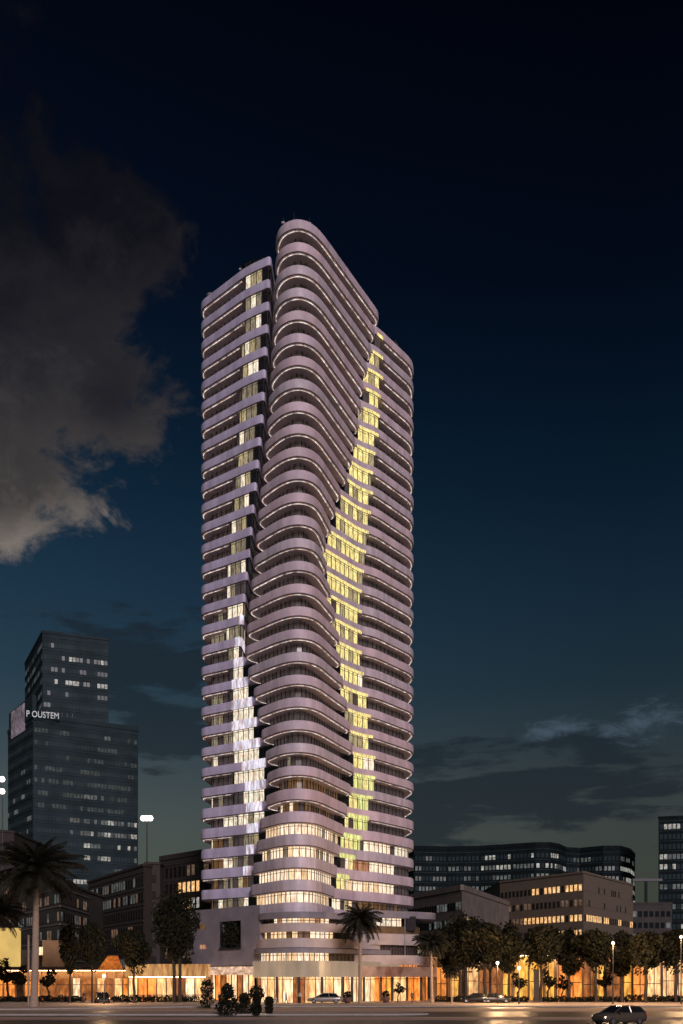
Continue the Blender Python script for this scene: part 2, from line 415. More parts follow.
for (x_, y_, h_) in ((8.2, 176.5, 1.3), (9.6, 178.4, 1.7), (11.0, 180.6, 1.2)):
    b = MB(); b.box((x_, y_+.6, 116.0+h_/2-.3), (.9, .7, h_), M_concd, .9); b.tube([(x_, y_+.6, 115.8), (x_, y_+.6, 116.4+h_)], .05, M_steel, 5); b.build('roof_unit', tower)
for (x_, y_, h_) in ((-9.0, 154.5, 3.4), (-5.0, 155.5, 4.2), (-16.5, 163.5, 2.4)):
    b = MB(); b.tube([(x_, y_, ZT-.4), (x_, y_, ZT+h_)], [.06, .025], M_steel, 5); b.box((x_, y_, ZT+h_*.8), (.5, .12, .3), M_steelp); b.build('antenna', tower)
def leaf_blob(b, c, rx, rz, n, size, r, mats=(M_leaf, M_leaf2)):
    for _ in range(n):
        while True:
            v = Vector((r.uniform(-1, 1), r.uniform(-1, 1), r.uniform(-1, 1)))
            if .15 < v.length < 1: break
        if v.length < .55 and r.random() < .5: v = v.normalized()*r.uniform(.6, 1)
        p = Vector((c[0]+v.x*rx, c[1]+v.y*rx, c[2]+v.z*rz))
        a = Vector((r.gauss(0, 1), r.gauss(0, 1), r.gauss(0, .7))).normalized(); u = a.orthogonal().normalized()
        s = size*r.uniform(.6, 1.4); w = a.cross(u)*s*.55; u = u*s
        m = mats[0] if r.random() < .62 else mats[1]
        b.face([p-u, p-w*.9, p+u, p+w*.9], m)

r = random.Random(3)
for i, (x, Y) in enumerate([(244, 161), (248.5, 160.5), (253, 160.2), (258, 159.8), (262.5, 159.4)]):
    t = thing('roof_planter', 'small leafy planter on the left roof edge of the wavy tower', 'planter', (PX(x, Y), Y+1.2, ZT-.30), 'planters along the left roof edge of the tower')
    p = MB(); p.box((PX(x, Y), Y+1.2, ZT+.0), (.7, .5, .6), M_concd); p.build('box', t)
    q = MB(); leaf_blob(q, (PX(x, Y), Y+1.2, ZT+1.0), .45, .9, 70, .22, r, (M_leaf2, M_leaf)); q.build('foliage', t)

# ================================================================== PODIUM (part of the tower base)
def prism_front(name, front, back, z0, z1, m, parent=tower):
    b = MB(); pts = front+[Vector(p) for p in back]
    b.prism([(p.x, p.y) for p in pts], z0, z1, m); return b.build(name, parent)
ZP0 = zk(30)-1.5        # 13.7: underside of the lowest tower band
# curved tiers: outline bulging at the corner, running back to the right
def tier(off, xr=11.5, yr=168):
    return fillet([(-12.5-off*.2, 165), (-13.2-off*.3, 155.5-off), (-8.6, 149.6-off), (-3.6, 149.3-off), (xr+off*.3, yr-off), (xr+2, yr+10)], [0, 3.0, 5, 8, 3, 0], 9)
TB = [(12, 190), (-12, 190)]
def pod_pick(seed, xa, xb, mats, dark=M_podbrown):
    rr = random.Random(seed)
    return lambda p: rr.choice(mats) if xa < pxof(p) < xb else dark
f0 = tier(.5)
tiers = [  # z0, z1 of solid bands
    (ZP0-.05-1.0, ZP0-.02, .9), (11.1, 11.9, .5), (8.2, 9.6, .9), (6.0, 6.5, 1.6)]
prism_front('podium_band', tier(1.0), TB, 12.75, 13.68, M_pod)
prism_front('podium_band', tier(.7), TB, 10.75, 12.05, M_podw)
prism_front('podium_band', tier(1.1), TB, 8.35, 9.75, M_podw)
prism_front('podium_band', tier(1.9), TB, 7.55, 8.25, M_pod)
prism_front('podium_band', tier(2.6), TB, 3.95, 6.35, emit('glow_cream_fascia', (1., .72, .50), .30, .25, (.5, .5, .2)))  # warm light on this fascia, put in as emission
for (z0, z1, off, seed, xa, xb, ms) in ((12.05, 12.75, .1, 1, 271, 330, [M_warmw, M_warm, M_red]), (9.75, 10.75, .1, 2, 258, 333, [M_warm, M_warmw, M_warm, M_warmd]),
                                (6.35, 7.55, .9, 3, 247, 331, [M_warmw, M_warmw, M_warm])):
    glazing(tier(off), TB, z0-.01, z1+.01, lambda p: .3, pod_pick(seed, xa, xb, ms), 'window_band', .9)
# storefront glass under the canopy, with wide bays
def bay_pick(seed, mats):
    rr = random.Random(seed); return lambda p: rr.choice(mats)
glazing(tier(1.6), TB, .13, 3.96, lambda p: .3, bay_pick(5, [M_store, M_storew, M_storew, M_store, M_storew, M_stored]), 'shop_window', 1.7)
cp = resample(tier(2.2), .4)
for px in (253, 277, 299, 322, 343, 352):
    p = solve_on(cp[8:-8], px); b = MB(); b.box((p.x, p.y, 2.05), (.42, .42, 3.82), M_concd); b.build('column', tower)
# right wing of the podium: stacked terraces
W = [(4.5, 159.5), (15.3, 168), (16.6, 178), (5, 180)]
def wing(off, xr=0): 
    return fillet([(1.5, 156.5-off), (13.0+xr, 163.8-off+xr*.5), (13.6+xr, 178)], [0, 2.5, 0], 7)
WB = [(3, 178)]
prism_front('terrace_band', wing(.6, 2.6), WB, 13.45, 14.55, M_pod)
prism_front('terrace_band', wing(.3, 0.2), WB, 9.1, 10.9, M_podw)
prism_front('terrace_band', wing(1.1, 2.4), WB, 5.9, 7.45, M_podw)
prism_front('terrace_band', wing(3.2, 2.6), WB, 3.97, 5.6, emit('glow_rose_fascia', (1., .52, .38), .26, .4, (.4, .4, .3)))  # pinkish light on the terrace front, given to the material as glow
glazing(wing(0, 0), WB, 10.9, 13.45, lambda p: .8, lambda p: random.Random(int(p.x*7)).choice([M_white, M_whited, M_warmw]) if pxof(p) < 405 else M_glassd, 'window_band', 1.0)
b = MB(); fw = resample(wing(.0, -.1), .5)
b.grid([[(p.x, p.y-.25, 10.9) for p in fw], [(p.x, p.y-.25, 12.1) for p in fw]], mat('ochre_balustrade', (.16, .10, .045), .6, .3, 1)); b.build('balustrade', tower)
glazing(wing(0, 0), WB, 7.45, 9.1, lambda p: .5, lambda p: M_podbrown, 'louvre_band', .55)
glazing(wing(0, 0), WB, 5.2, 5.95, lambda p: .5, lambda p: M_warmw if pxof(p) < 386 else M_storeo, 'window_band', 1.0)
glazing(wing(.4, 1.6), WB, .13, 4.02, lambda p: .3, bay_pick(8, [M_store, M_storeo, M_storew, M_store, M_stored, M_storey]), 'shop_window', 1.3)
b = MB()
for px in (364, 381, 392, 407, 421):
    p = solve_on(resample(wing(1.0, 1.9), .5), px); b = MB(); b.box((p.x, p.y, 2.05), (.35, .35, 3.8), M_concd); b.build('column', tower)
# side pavilion of the wing with a lit terrace
b = MB(); b.box((PX(430, 170), 171, 9.2), (4.4, 3, 2.9), M_podw); b.box((PX(424, 168), 169.5, 6.9), (6.0, 3, 1.6), M_podbrown); b.build('terrace_wall', tower)
b = MB(); b.box((PX(419, 166.5), 166.9, 8.6), (1.9, .2, 1.1), M_storew); b.build('window', tower)
b = MB(); b.box((PX(411, 162), 162.2, 12.6), (1.5, 1.0, 2.3), M_lip); b.build('terrace_screen_box', tower)
b = MB(); b.tube([(PX(405, 161.5), 161.6, 4.2), (PX(405, 161.5), 161.6, 13.4)], .06, M_steelp, 6); b.build('terrace_post', tower)

# left grey wing with the round-cornered niche
gl = [(-25.5, 168.5), (-12.6, 154.2)]        # front line of the wing
def onw(px):
    a, c = Vector(gl[0]), Vector(gl[1]); return solve_on([a, c], px)
a, c = Vector(gl[0]), Vector(gl[1]); tn = (c-a).normalized(); nin = Vector((-tn.y, tn.x))
na, nb = onw(221.5), onw(242)
b = MB()
def wallseg(b, p, q, z0, z1, m, th=1.2):
    b.prism([(p.x, p.y), (q.x, q.y), (q.x+nin.x*th, q.y+nin.y*th), (p.x+nin.x*th, p.y+nin.y*th)], z0, z1, m)
wallseg(b, a, na, 5.8, 15.1, M_pod); wallseg(b, nb, c, 5.8, 15.1, M_pod)
wallseg(b, na, nb, 12.9, 15.1, M_pod); wallseg(b, na, nb, 5.8, 8.6, M_pod)
e = c+Vector((3, 3))
b.prism([(a.x+nin.x*1.2, a.y+nin.y*1.2), (c.x+nin.x*1.2, c.y+nin.y*1.2), (-6, 165), (-6, 186), (-23, 186)], 5.8, 15.0, M_concd)
b.build('side_wing', tower)
b = MB(); q1 = na-nin*.25; q2 = nb-nin*.25
wallseg(b, q1, q2, 8.35, 8.62, M_lip, 1.4); b.build('niche_ledge', tower)
b = MB(); q1 = na+tn*.1-nin*.05
b.prism([(q1.x, q1.y), (q1.x+tn.x*.35, q1.y+tn.y*.35), (q1.x+tn.x*.35+nin.x*.3, q1.y+tn.y*.35+nin.y*.3), (q1.x+nin.x*.3, q1.y+nin.y*.3)], 8.62, 12.9, M_lip); b.build('niche_post', tower)
for px, z0, z1, mm in ((203, 11.8, 12.8, M_warmd), (204, 8.6, 9.3, M_red)):
    p = onw(px); w = .9; b = MB(); pp = p-tn*w-nin*.03; qq = p+tn*w-nin*.03
    wallseg(b, pp, qq, z0, z1, mm, .08); b.build('small_window', tower)
# niche tree
pm = (na+nb)/2+nin*.35
t = thing('niche_shrub', 'dark round shrub growing in the wall niche of the grey podium wing', 'shrub', (pm.x, pm.y, 8.62))
r = random.Random(12); q = MB(); leaf_blob(q, (pm.x, pm.y-.2, 10.9), 1.55, 2.1, 900, .22, r); q.build('crown', t)
q = MB(); q.tube([(pm.x, pm.y, 8.62), (pm.x, pm.y, 10.5)], [.12, .06], M_bark, 6); q.build('trunk', t)

# lit recess under the grey wing
b = MB(); pts = [onw(201)+nin*1.0, onw(250)+nin*1.0]
L_ = (pts[1]-pts[0]).length; n = 9
for i in range(n):
    p = pts[0].lerp(pts[1], i/n); q_ = pts[0].lerp(pts[1], (i+1)/n)
    b.face([(p.x, p.y, .13), (q_.x, q_.y, .13), (q_.x, q_.y, 4.3), (p.x, p.y, 4.3)], [M_store, M_storew, M_storeo, M_stored, M_store, M_storew, M_stored, M_storew, M_store][i])
    b.box((p.x, p.y-.08, 2.2), (.12, .14, 4.2), M_mull, math.atan2(tn.y, tn.x))
b.build('shop_window', tower)
b = MB(); p1 = onw(211)-nin*1.2; p2 = onw(250)-nin*1.2; wallseg(b, p1, p2, 4.3, 5.6, emit('canopy_fascia_glow', (1., .70, .5), .75, .5, (.7, .7, 1.5)), 2.2); b.build('canopy', tower)  # light on the canopy front is put in as emission

M_fill = emit('canopy_fill_glow', (1., .62, .32), 22, 0)  # unseen glowing strips added under the canopies to brighten the pavement
def fill_strip(front, a_, b_, z, parent, dep=.35):
    fr = resample(front, .8); nr = inward(fr); seg = [(p, q) for p, q in zip(fr, nr) if a_ < pxof(p) < b_]
    b = MB(); b.grid([[(p.x+q.x*d, p.y+q.y*d, z) for p, q in seg] for d in (.25, .25+dep)], M_fill); b.build('fill_strip', parent)
fill_strip(tier(2.6), 250, 352, 3.93, tower)
fill_strip(wing(3.2, 2.6), 355, 425, 3.97, tower)
# ================================================================== generic city block
def block(name, label, cat, foot, h, vis, fh, wall, glass, lit, pane=1.6, fill=.8, winh=.5, seed=1, z0=4, group=None, ledge=None, rooflip=.5, roofm=None, smoothcol=None):
    cx = sum(p[0] for p in foot)/len(foot); cy = sum(p[1] for p in foot)/len(foot)
    t = thing(name, label, cat, (cx, cy, 0), group)
    b = MB(); b.prism(foot, 0, h, wall, M_concd)
    nf = int((h-z0-1)/fh)
    if ledge:
        for i in range(nf+1):
            z = h-1.2-fh*i
            for e_ in vis:
                p, q = Vector(foot[e_]), Vector(foot[(e_+1) % len(foot)]); tt = (q-p).normalized(); nn = Vector((tt.y, -tt.x))
                b.prism([(p.x+tt.x*.02, p.y+tt.y*.02), (p.x+nn.x*.14+tt.x*.02, p.y+nn.y*.14+tt.y*.02), (q.x+nn.x*.14-tt.x*.02, q.y+nn.y*.14-tt.y*.02), (q.x-tt.x*.02, q.y-tt.y*.02)], z, z+.22, ledge)
    b.build('walls', t)
    rb = MB()
    for e_ in range(len(foot)):
        p, q = Vector(foot[e_]), Vector(foot[(e_+1) % len(foot)]); tt = (q-p).normalized(); nn = Vector((tt.y, -tt.x))
        rb.prism([(p.x+nn.x*.2, p.y+nn.y*.2), (q.x+nn.x*.2, q.y+nn.y*.2), (q.x-nn.x*.4, q.y-nn.y*.4), (p.x-nn.x*.4, p.y-nn.y*.4)], h+.003*e_, h+rooflip+.003*e_, roofm or wall)
    rb.build('roof_edge', t)
    r = random.Random(seed)
    for i in range(nf):
        z = h-1.2-fh*(i+1)+fh*.22
        for e_ in vis:
            w = MB()
            p, q = Vector(foot[e_]), Vector(foot[(e_+1) % len(foot)]); tt = (q-p); L = tt.length; tt.normalize(); nn = Vector((tt.y, -tt.x))
            m_ = max(1, int((L-.5)/pane)); st = (L-.5)/m_
            mc = (p+q)/2+nn*.012; w.box((mc.x, mc.y, z+fh*winh/2), (L-.5, .05, fh*winh), wall, math.atan2(tt.y, tt.x))
            run = 0; cur = glass
            for j in range(m_):
                s = .25+st*(j+.5)
                if run <= 0: cur = lit(i, nf, e_, s/L, r) or glass; run = r.randint(1, 4)
                run -= 1
                cc = p+tt*s+nn*.04
                mm = cur if r.random() > .2 else glass
                w.box((cc.x, cc.y, z+fh*winh/2), (st*fill, .08, fh*winh), mm, math.atan2(tt.y, tt.x))
            w.build('window_band', t)
    return t

def V(px, Y): return (PX(px, Y), Y)
# --- left glass towers
A0, A1, A2 = V(25, 331), V(42.5, 300), V(108.5, 307)
def litA(i, nf, e, u, r):
    if e == 1:
        if i == 1 and u > .35: return r.choice([M_coldd, M_cold, M_coldd])
        if i == 3 and u > .2: return r.choice([M_cold, M_cold, M_coldd])
        if i in (7, 14): return M_coldd if r.random() < .4 else None
    elif r.random() < .5: return M_faint
    if e == 1: return r.choice([None, M_faint, None])
block('glass_tower', 'tall slim dark glass tower rising behind the wide one with the roof sign', 'tower', [A0, A1, A2, (A2[0]-14, 345), (A0[0]+2, 352)],
      ZP(633, 300), (0, 1), 3.6, M_tglass, M_tglass2, litA, 1.0, .8, .36, 21, z0=60, ledge=M_tglass2, rooflip=.8)
bz = MB()
B0, B1, B2 = V(8, 287), V(33, 268), V(138, 283)
def litB(i, nf, e, u, r):
    if e == 0: return r.choice([M_coldd, None, None, M_tglass2, None, M_tglass2]) if i > 2 else None
    if i < 7: return M_coldd if r.random() < .04 else r.choice([None, M_faint, M_faint])
    if i in (7, 8): return r.choice([M_coldd, M_cold, M_coldd]) if u > .35 else None
    if i in (9, 10, 11): return r.choice([M_cold, M_coldd, None, M_coldd, None]) if u > .4 else None
    if i in (12, 13, 15): return r.choice([M_coldd, M_coldd, M_cold, M_coldd])
    return r.choice([M_cold, M_coldd, M_coldd, None, M_coldd]) if u > .25 else r.choice([M_faint, None, M_coldd])
tb = block('glass_tower', 'wide dark teal glass tower with a lit sign at its roof corner', 'tower', [B0, B1, B2, (B2[0]-8, 310), (B0[0]+3, 312)],
      ZP(727, 283)-1.2, (0, 1), 3.35, M_tglass, M_tglass2, litB, .95, .78, .36, 22, z0=22, ledge=M_tglass2, rooflip=1.2)
# sign on its roof corner
hB = ZP(727, 283)
b = MB(); p = Vector(V(11, 283.5)); q = Vector(V(24, 273.5)); tt = (q-p).normalized(); nn = Vector((tt.y, -tt.x))
b.prism([(p.x, p.y), (q.x, q.y), (q.x-nn.x*.5, q.y-nn.y*.5), (p.x-nn.x*.5, p.y-nn.y*.5)], hB-3.2, hB+4.2, M_signp); b.build('sign_panel', tb)
b = MB(); p0 = Vector(B1)-Vector((.2, .1)); q0 = Vector(V(62, 273)); n2 = Vector((.48, -.87))
b.prism([(B0[0]+.3, B0[1]-.1), (B1[0]-.05, B1[1]-.35), (B1[0]+26*.03, B1[1]+.3), (B0[0]+1, B0[1]+.6)], hB-.0, hB+4.8, M_tglass); b.build('sign_frame', tb)
def text_mesh(txt, size, depth, m, name, parent, M):
    cu = bpy.data.curves.new(name, 'FONT'); cu.body = txt; cu.size = size; cu.extrude = depth
    to = bpy.data.objects.new(name+'_tmp', cu); COL.objects.link(to)
    bpy.context.view_layer.update()
    me = bpy.data.meshes.new_from_object(to.evaluated_get(bpy.context.evaluated_depsgraph_get()))
    bpy.data.objects.remove(to); me.materials.clear(); me.materials.append(m)
    o = bpy.data.objects.new(name, me); COL.objects.link(o)
    me.transform(Matrix.Translation(-parent_world(parent)) @ M); o.parent = parent; return o
ang = math.atan2(B2[1]-B1[1], B2[0]-B1[0])
b = MB(); dirB = Vector((math.cos(ang), math.sin(ang)))
for u in range(8):
    pp = Vector(B1)+dirB*(.8+u*1.4); b.tube([(pp.x, pp.y, hB-.5), (pp.x, pp.y, hB+1.2)], .06, M_steel, 5)
b.build('sign_posts', tb)
text_mesh('P OUSTEM', 2.35, .12, M_signl, 'sign_letters', tb, Matrix.Translation((PX(26, 266), 266, ZP(718, 268)-.1)) @ Matrix.Rotation(ang*.6, 4, 'Z') @ Matrix.Rotation(R(90), 4, 'X') @ Matrix.Diagonal((.78, 1, 1, 1)))

# --- brown office block behind the left trees
C0, C1 = V(88, 236), V(144, 200)
def litC(i, nf, e, u, r):
    if i in (0, 1): return r.choice([M_coldd, M_offwarmd, None]) if i == 0 else r.choice([M_offwarmd, M_cold, M_coldd, M_coldd]) if u > .1 else M_offwarmd
    return r.choice([None, None, M_offwarmd, M_coldd, None]) if u > .45 else r.choice([None, None, None, M_offwarmd])
block('office_block', 'long brown office block with rows of small windows below the glass towers', 'building', [C0, C1, (C1[0]+2, 206), (C1[0]-6, 240)],
      ZP(863, 200)-.6, (0,), 3.3, M_brickd, M_brownglass, litC, 1.7, .62, .55, 31, z0=3, ledge=M_concd)
block('stair_block', 'narrow dark stair block joining the two brown office buildings', 'building', [V(145, 203), V(160, 203), (PX(160, 203), 225), (PX(145, 203), 225)],
      ZP(862, 203)-.5, (0,), 3.3, M_brickd, M_brownglass, lambda *a: None, 1.6, .6, .5, 33, z0=3)
D0, D1 = V(160, 208), V(201, 197)
def litD(i, nf, e, u, r):
    if i == 0: return M_cold if .72 < u < .8 else (M_offwarmd if r.random() < .2 else None)
    if i in (1, 2): return r.choice([M_cold, M_offwarm, M_coldd]) if u > .35 else None
    return r.choice([None, None, M_offwarmd, M_offwarmd])
block('office_block', 'dark brown office block right behind the left side of the wavy tower', 'building', [D0, D1, (D1[0]+14, 201), (D1[0]+14, 225), (D0[0]-2, 225)],
      ZP(855, 200)-.3, (0, 1), 3.3, M_brickd, M_brownglass, litD, 1.5, .6, .62, 34, z0=3, ledge=M_concd, rooflip=1.0)
block('low_block', 'grey office block partly hidden by the big left palm crown', 'building', [V(18, 215), V(60, 188), V(89, 212), (PX(89, 212), 235), (PX(18, 215), 240)],
      ZP(882, 188), (0, 1), 3.4, M_concd, M_brownglass, lambda i, nf, e, u, r: r.choice([None, M_offwarmd, None, M_coldd, None]), 1.7, .6, .5, 36, z0=3, ledge=M_conc)
block('corner_block', 'brown block at the left edge below the wide glass tower', 'building', [V(-70, 230), V(-10, 225), V(14, 228), (PX(14, 228), 255), (PX(-60, 228), 255)],
      ZP(833, 228), (0, 1), 3.4, M_brickd, M_brownglass, lambda i, nf, e, u, r: r.choice([None, M_offwarmd, None, None]), 1.7, .6, .5, 37, z0=3)

# --- right: curved glass office, concrete hall, brick block, far tower
cv = [V(398, 365), V(414, 352), V(447, 354), V(480, 352), V(512, 347), V(535, 343), V(550, 343), V(559, 347), V(566, 356), V(580, 358), V(603, 352), V(620, 352), V(630, 360), V(635, 375)]
cvs = cv
def litE(i, nf, e, u, r):
    px = CX+F*cvs[e][0]/cvs[e][1]
    if i == 0: return r.choice([M_cold, M_cold, None]) if 478 < px < 530 or 540 < px < 560 else r.choice([None, M_coldd, None])
    if i == 1: return r.choice([M_cold, M_coldd, M_cold]) if 478 < px < 500 or 525 < px < 565 or px > 608 else r.choice([None, M_coldd, M_coldd])
    if i == 2: return r.choice([None, M_coldd, M_cold if px > 520 else M_coldd])
    return r.choice([M_faint, None, M_coldd, M_coldd if px < 600 else M_cold])
block('curved_office', 'long curved dark glass office with a wavy roofline right of the wavy tower', 'building', cvs+[(PX(635, 375)-3, 400), (PX(398, 365), 400)],
      ZP(843, 345)-1.2, tuple(range(len(cvs)-1)), 3.55, M_dglass, M_tglass, litE, 1.25, .66, .42, 41, z0=18, ledge=M_tglass, rooflip=1.2)
G0, G1, G2 = V(405, 226), V(462, 200), V(509, 244)
def litG(i, nf, e, u, r):
    if e == 0: return r.choice([None, M_coldd, M_coldd]) if i in (0, 1) and u > .4 else None
    return None
tg = block('concrete_hall', 'low grey concrete hall with flat roof and dark recessed bays beside the podium', 'building', [G0, G1, G2, (G2[0], 262), (G0[0], 262)],
      ZP(886, 200)-.8, (0,), 3.4, M_conc, M_dglass, litG, 1.2, .7, .45, 43, z0=3, rooflip=1.1)
b = MB(); p = Vector(V(470, 204.7)); b.box((PX(467, 203.6), 204.6, ZP(921, 205)), (1.6, 1.0, 1.3), M_offwarm, R(43)); b.build('lit_window', tg)
H0, H1, H2 = V(500, 254), V(583.5, 230), V(633, 262)
def litH(i, nf, e, u, r):
    if e == 0:
        if i == 0: return r.choice([M_offwarm, M_offwarm, M_offwarm, None]) if u > .42 else None
        if i == 1: return r.choice([M_offwarmd, None])
        if i == 2: return r.choice([M_offwarm, M_offwarm, M_offwarm, M_offwarmd]) if u > .2 else r.choice([None, M_offwarmd])
        if i == 3: return r.choice([M_offwarm, M_offwarm, None]) if u > .25 else None
        return r.choice([None, M_offwarmd])
    if i == 2: return r.choice([M_offwarm, M_offwarm, None])
    if i == 3: return r.choice([M_offwarmd, None]) if u > .6 else M_brick
    return M_brick
block('brick_block', 'brown brick office block with glowing orange window rows right of the concrete hall', 'building', [H0, H1, H2, (H2[0]-3, 285), (H0[0], 285)],
      ZP(871, 230)-.5, (0, 1), 3.5, M_brick, M_brownglass, litH, 1.35, .6, .42, 45, z0=3, rooflip=.5)
K0 = V(658.5, 330)
block('glass_tower', 'dark high-rise with scattered white windows at the right edge', 'tower', [(K0[0]+9, 352), K0, V(760, 322), (PX(760, 322), 352)],
      ZP(815, 330)-1, (1,), 3.3, M_dglass, M_tglass, lambda i, nf, e, u, r: r.choice([None, None, M_cold, M_coldd, None]) if i > 2 else r.choice([None, None, None, M_cold]), 1.3, .75, .5, 47, z0=8, ledge=M_tglass)
tl = block('low_block', 'low dark block between the brick office and the right edge tower', 'building', [V(625, 300), V(672, 300), (PX(672, 300), 325), (PX(625, 300), 325)],
      ZP(904, 300), (0,), 3.4, M_concd, M_dglass, lambda i, nf, e, u, r: r.choice([None, None, M_coldd, None]), 1.6, .7, .5, 48, z0=4)
b = MB(); b.box((PX(647, 318), 318, ZP(880, 318)), (9.5, 1.2, .8), M_steel); b.tube([(PX(646, 318), 318, ZP(905, 318)), (PX(646, 318), 318, ZP(880, 318))], .5, M_steel, 8)
tag(b.build('skybridge'), 'thin dark roof bridge joining the curved office and the right edge tower', 'bridge')

# ================================================================== low lit frontages
# right arcade
ar = thing('arcade_building', 'long low shopping arcade with glowing orange bays behind the right street trees', 'building', (40, 166, 0))
rr = random.Random(77)
x = PX(436, 166); xe = PX(760, 166); i = 0
zt = 7.6
bm_ = MB(); bm_.box(((x+xe)/2, 172.2, (zt+.9)/2), (xe-x, 10, zt+.9), M_concd); bm_.build('walls', ar)
bf = MB(); bf.box(((x+xe)/2, 166.4, zt+.35), (xe-x+.5, 2.0, .8), M_lit_stone); bf.build('fascia', ar)
wx = x
while wx < xe-1:
    px = CX+F*(wx+1)/166; w = rr.choice([1.9, 2.3, 2.6])
    if 480 < px < 500: mm = M_stored
    elif px < 500: mm = rr.choice([M_store, M_storeo, M_storey])
    elif px < 565: mm = rr.choice([M_storey, M_storeo, M_storey])
    elif px < 640: mm = rr.choice([M_storeo, M_storeo, M_storey, M_stored, M_storeo])
    else: mm = rr.choice([M_store, M_storeo, M_storew])
    g = MB(); hh = zt-.3 if px > 500 else 5.4
    g.box((wx+w/2, 167.1, hh/2+.15), (w-.02, .1, hh), mm)
    g.box((wx+w/2, 167.0, 3.0+rr.uniform(-.3, .4)), (w-.1, .16, .12), M_mull); g.box((wx+w/2+rr.uniform(-.4, .4), 167.0, hh/2), (.10, .18, hh-.2), M_mull)
    g.build('shop_window', ar)
    g = MB(); g.box((wx, 166.7, zt/2+.06), (rr.uniform(.22, .5), .5, zt-.12), rr.choice([M_podbrown, M_lit_stone, M_lit_stone])); g.build('pier', ar)
    wx += w
b = MB(); b.box(((x+xe)/2, 165.75, zt-.1), (xe-x-1, .3, .06), M_fill); b.build('fill_strip', ar)  # added glowing strip, brightens the ground before the arcade
# warm pavilion left of the tower (x 130-250)
pv = thing('glass_pavilion', 'single storey glowing shop pavilion with tan fascia left of the grey podium wing', 'building', (PX(175, 158), 158, 0))
xa, xb = PX(128, 158), PX(207, 158)
b = MB(); b.box(((xa+xb)/2, 163, 2.8), (xb-xa, 8, 5.4), M_lit_stone); b.build('walls', pv)
b = MB(); b.box(((xa+xb)/2, 158.6, 5.0), (xb-xa+.6, 2.2, 2.0), emit('glow_orange_fascia', (1., .55, .2), .62, .35, (1.2, 1.2, .2))); b.build('fascia', pv)  # fascia emits its own orange
b = MB(); b.box(((xa+xb)/2, 157.8, 3.96), (xb-xa-.4, .3, .05), M_fill); b.build('fill_strip', pv)  # added glowing strip under the pavilion fascia
rr = random.Random(5); wx = xa
while wx < xb-.5:
    w = 1.5; g = MB(); g.box((wx+w/2, 158.4, 1.95), (w-.16, .1, 3.6), rr.choice([M_store, M_storew, M_storeo, M_stored, M_store])); g.box((wx+w/2, 158.3, 1.1), (w, .12, .12), M_mull)
    g.build('shop_window', pv); g = MB(); g.box((wx, 158.25, 1.95), (.14, .3, 3.7), M_podbrown); g.build('post', pv); wx += w
# left shop row
sr = thing('shop_row', 'row of low lit shops with an ochre upper wall behind the left palm', 'building', (PX(60, 162), 162, 0))
xa, xb = PX(-60, 162), PX(127, 162)
b = MB(); b.box(((xa+xb)/2, 168, 2.9), (xb-xa, 10, 5.5), M_stucco); b.box((PX(53, 163), 165.6, 7.8), (4.2, 3, 4.4), M_stucco); b.box((PX(28, 163), 169.2, 7.0), (3.6, 9, 2.8), M_concd); b.build('walls', sr)
b = MB(); b.box((PX(-6, 163), 164.2, 8.7), (7.6, 1.2, 6.6), emit('yellow_wall_glow', (1., .66, .20), .72, .15, (.3, .3, .3))); b.build('lit_upper_wall', sr)  # yellow light on the wall, put into the material as glow
b = MB(); b.box(((xa+xb)/2, 162.6, 5.3), (xb-xa, 1.4, .5), M_podbrown); b.build('cornice', sr)
b = MB(); b.box(((xa+xb)/2, 162.15, 5.0), (xb-xa-.4, .3, .05), M_fill); b.build('fill_strip', sr)  # added glowing strip under the shop cornice
rr = random.Random(9); wx = xa
while wx < xb-.5:
    w = rr.choice([1.4, 2.0, 2.6]); px = CX+F*wx/162
    mm = rr.choice([M_stored, M_store, M_storew, M_stored, M_storeo]) if px > 15 else rr.choice([M_stored, M_podbrown, M_storeo])
    if 60 < px < 72: mm = M_storew
    g = MB(); g.box((wx+w/2, 162.95, 2.0), (w-.25, .1, 3.5), mm); g.box((wx+w/2, 162.9, 2.7), (w-.3, .12, .1), M_mull); g.build('shop_window', sr)
    g = MB(); g.box((wx, 162.85, 2.5), (.25, .3, 4.9), M_stucco); g.build('post', sr); wx += w
b = MB(); X_ = PX(110, 160)
b.grid([[(X_-2.0, 160.2, 5.2), (X_+2.0, 160.2, 5.2)], [(X_-.8, 162.0, 7.4), (X_+.8, 162.0, 7.4)]], M_awn)
b.face([(X_-2.0, 160.2, 5.2), (X_-.8, 162, 7.4), (X_-.8, 162.1, 5.2)], M_awn); b.face([(X_+2.0, 160.2, 5.2), (X_+.8, 162, 7.4), (X_+.8, 162.1, 5.2)], M_awn)
b.build('awning', sr)
b = MB(); b.box((PX(40, 161.8), 161.9, ZP(951, 162)), (.8, .2, 1.3), M_storew); b.build('lit_wall_sign', sr)

# ================================================================== ground
g = MB(); g.face([(-2500, -200, -.02), (2500, -200, -.02), (2500, 4000, -.02), (-2500, 4000, -.02)], M_ground); struct(g, 'ground')
g = MB(); g.face([(-260, 20, 0), (260, 20, 0), (260, 131, 0), (-260, 131, 0)], M_asph); struct(g, 'road')
def slabbox(name, x0, x1, y0, y1, z, m):
    g = MB(); g.box(((x0+x1)/2, (y0+y1)/2, z/2-.01), (x1-x0, y1-y0, z+.02), m); return struct(g, name)
slabbox('pavement', -260, 260, 131.3, 186, .12, M_pave)
slabbox('kerb', -260, 260, 131.0, 131.3, .14, M_kerb)
pl_ = [(-120, 131.2), (-120, 117.5), (-48, 117.5), (-38, 119.5), (-29, 124), (-18, 130), (-12, 131.2)]
pl_ = fillet([Vector(p) for p in pl_], [0, 0, 4, 4, 4, 5, 0], 5)
g = MB(); g.prism([(p.x, p.y) for p in pl_], 0, .145, M_kerb, M_pave); struct(g, 'corner_pavement')
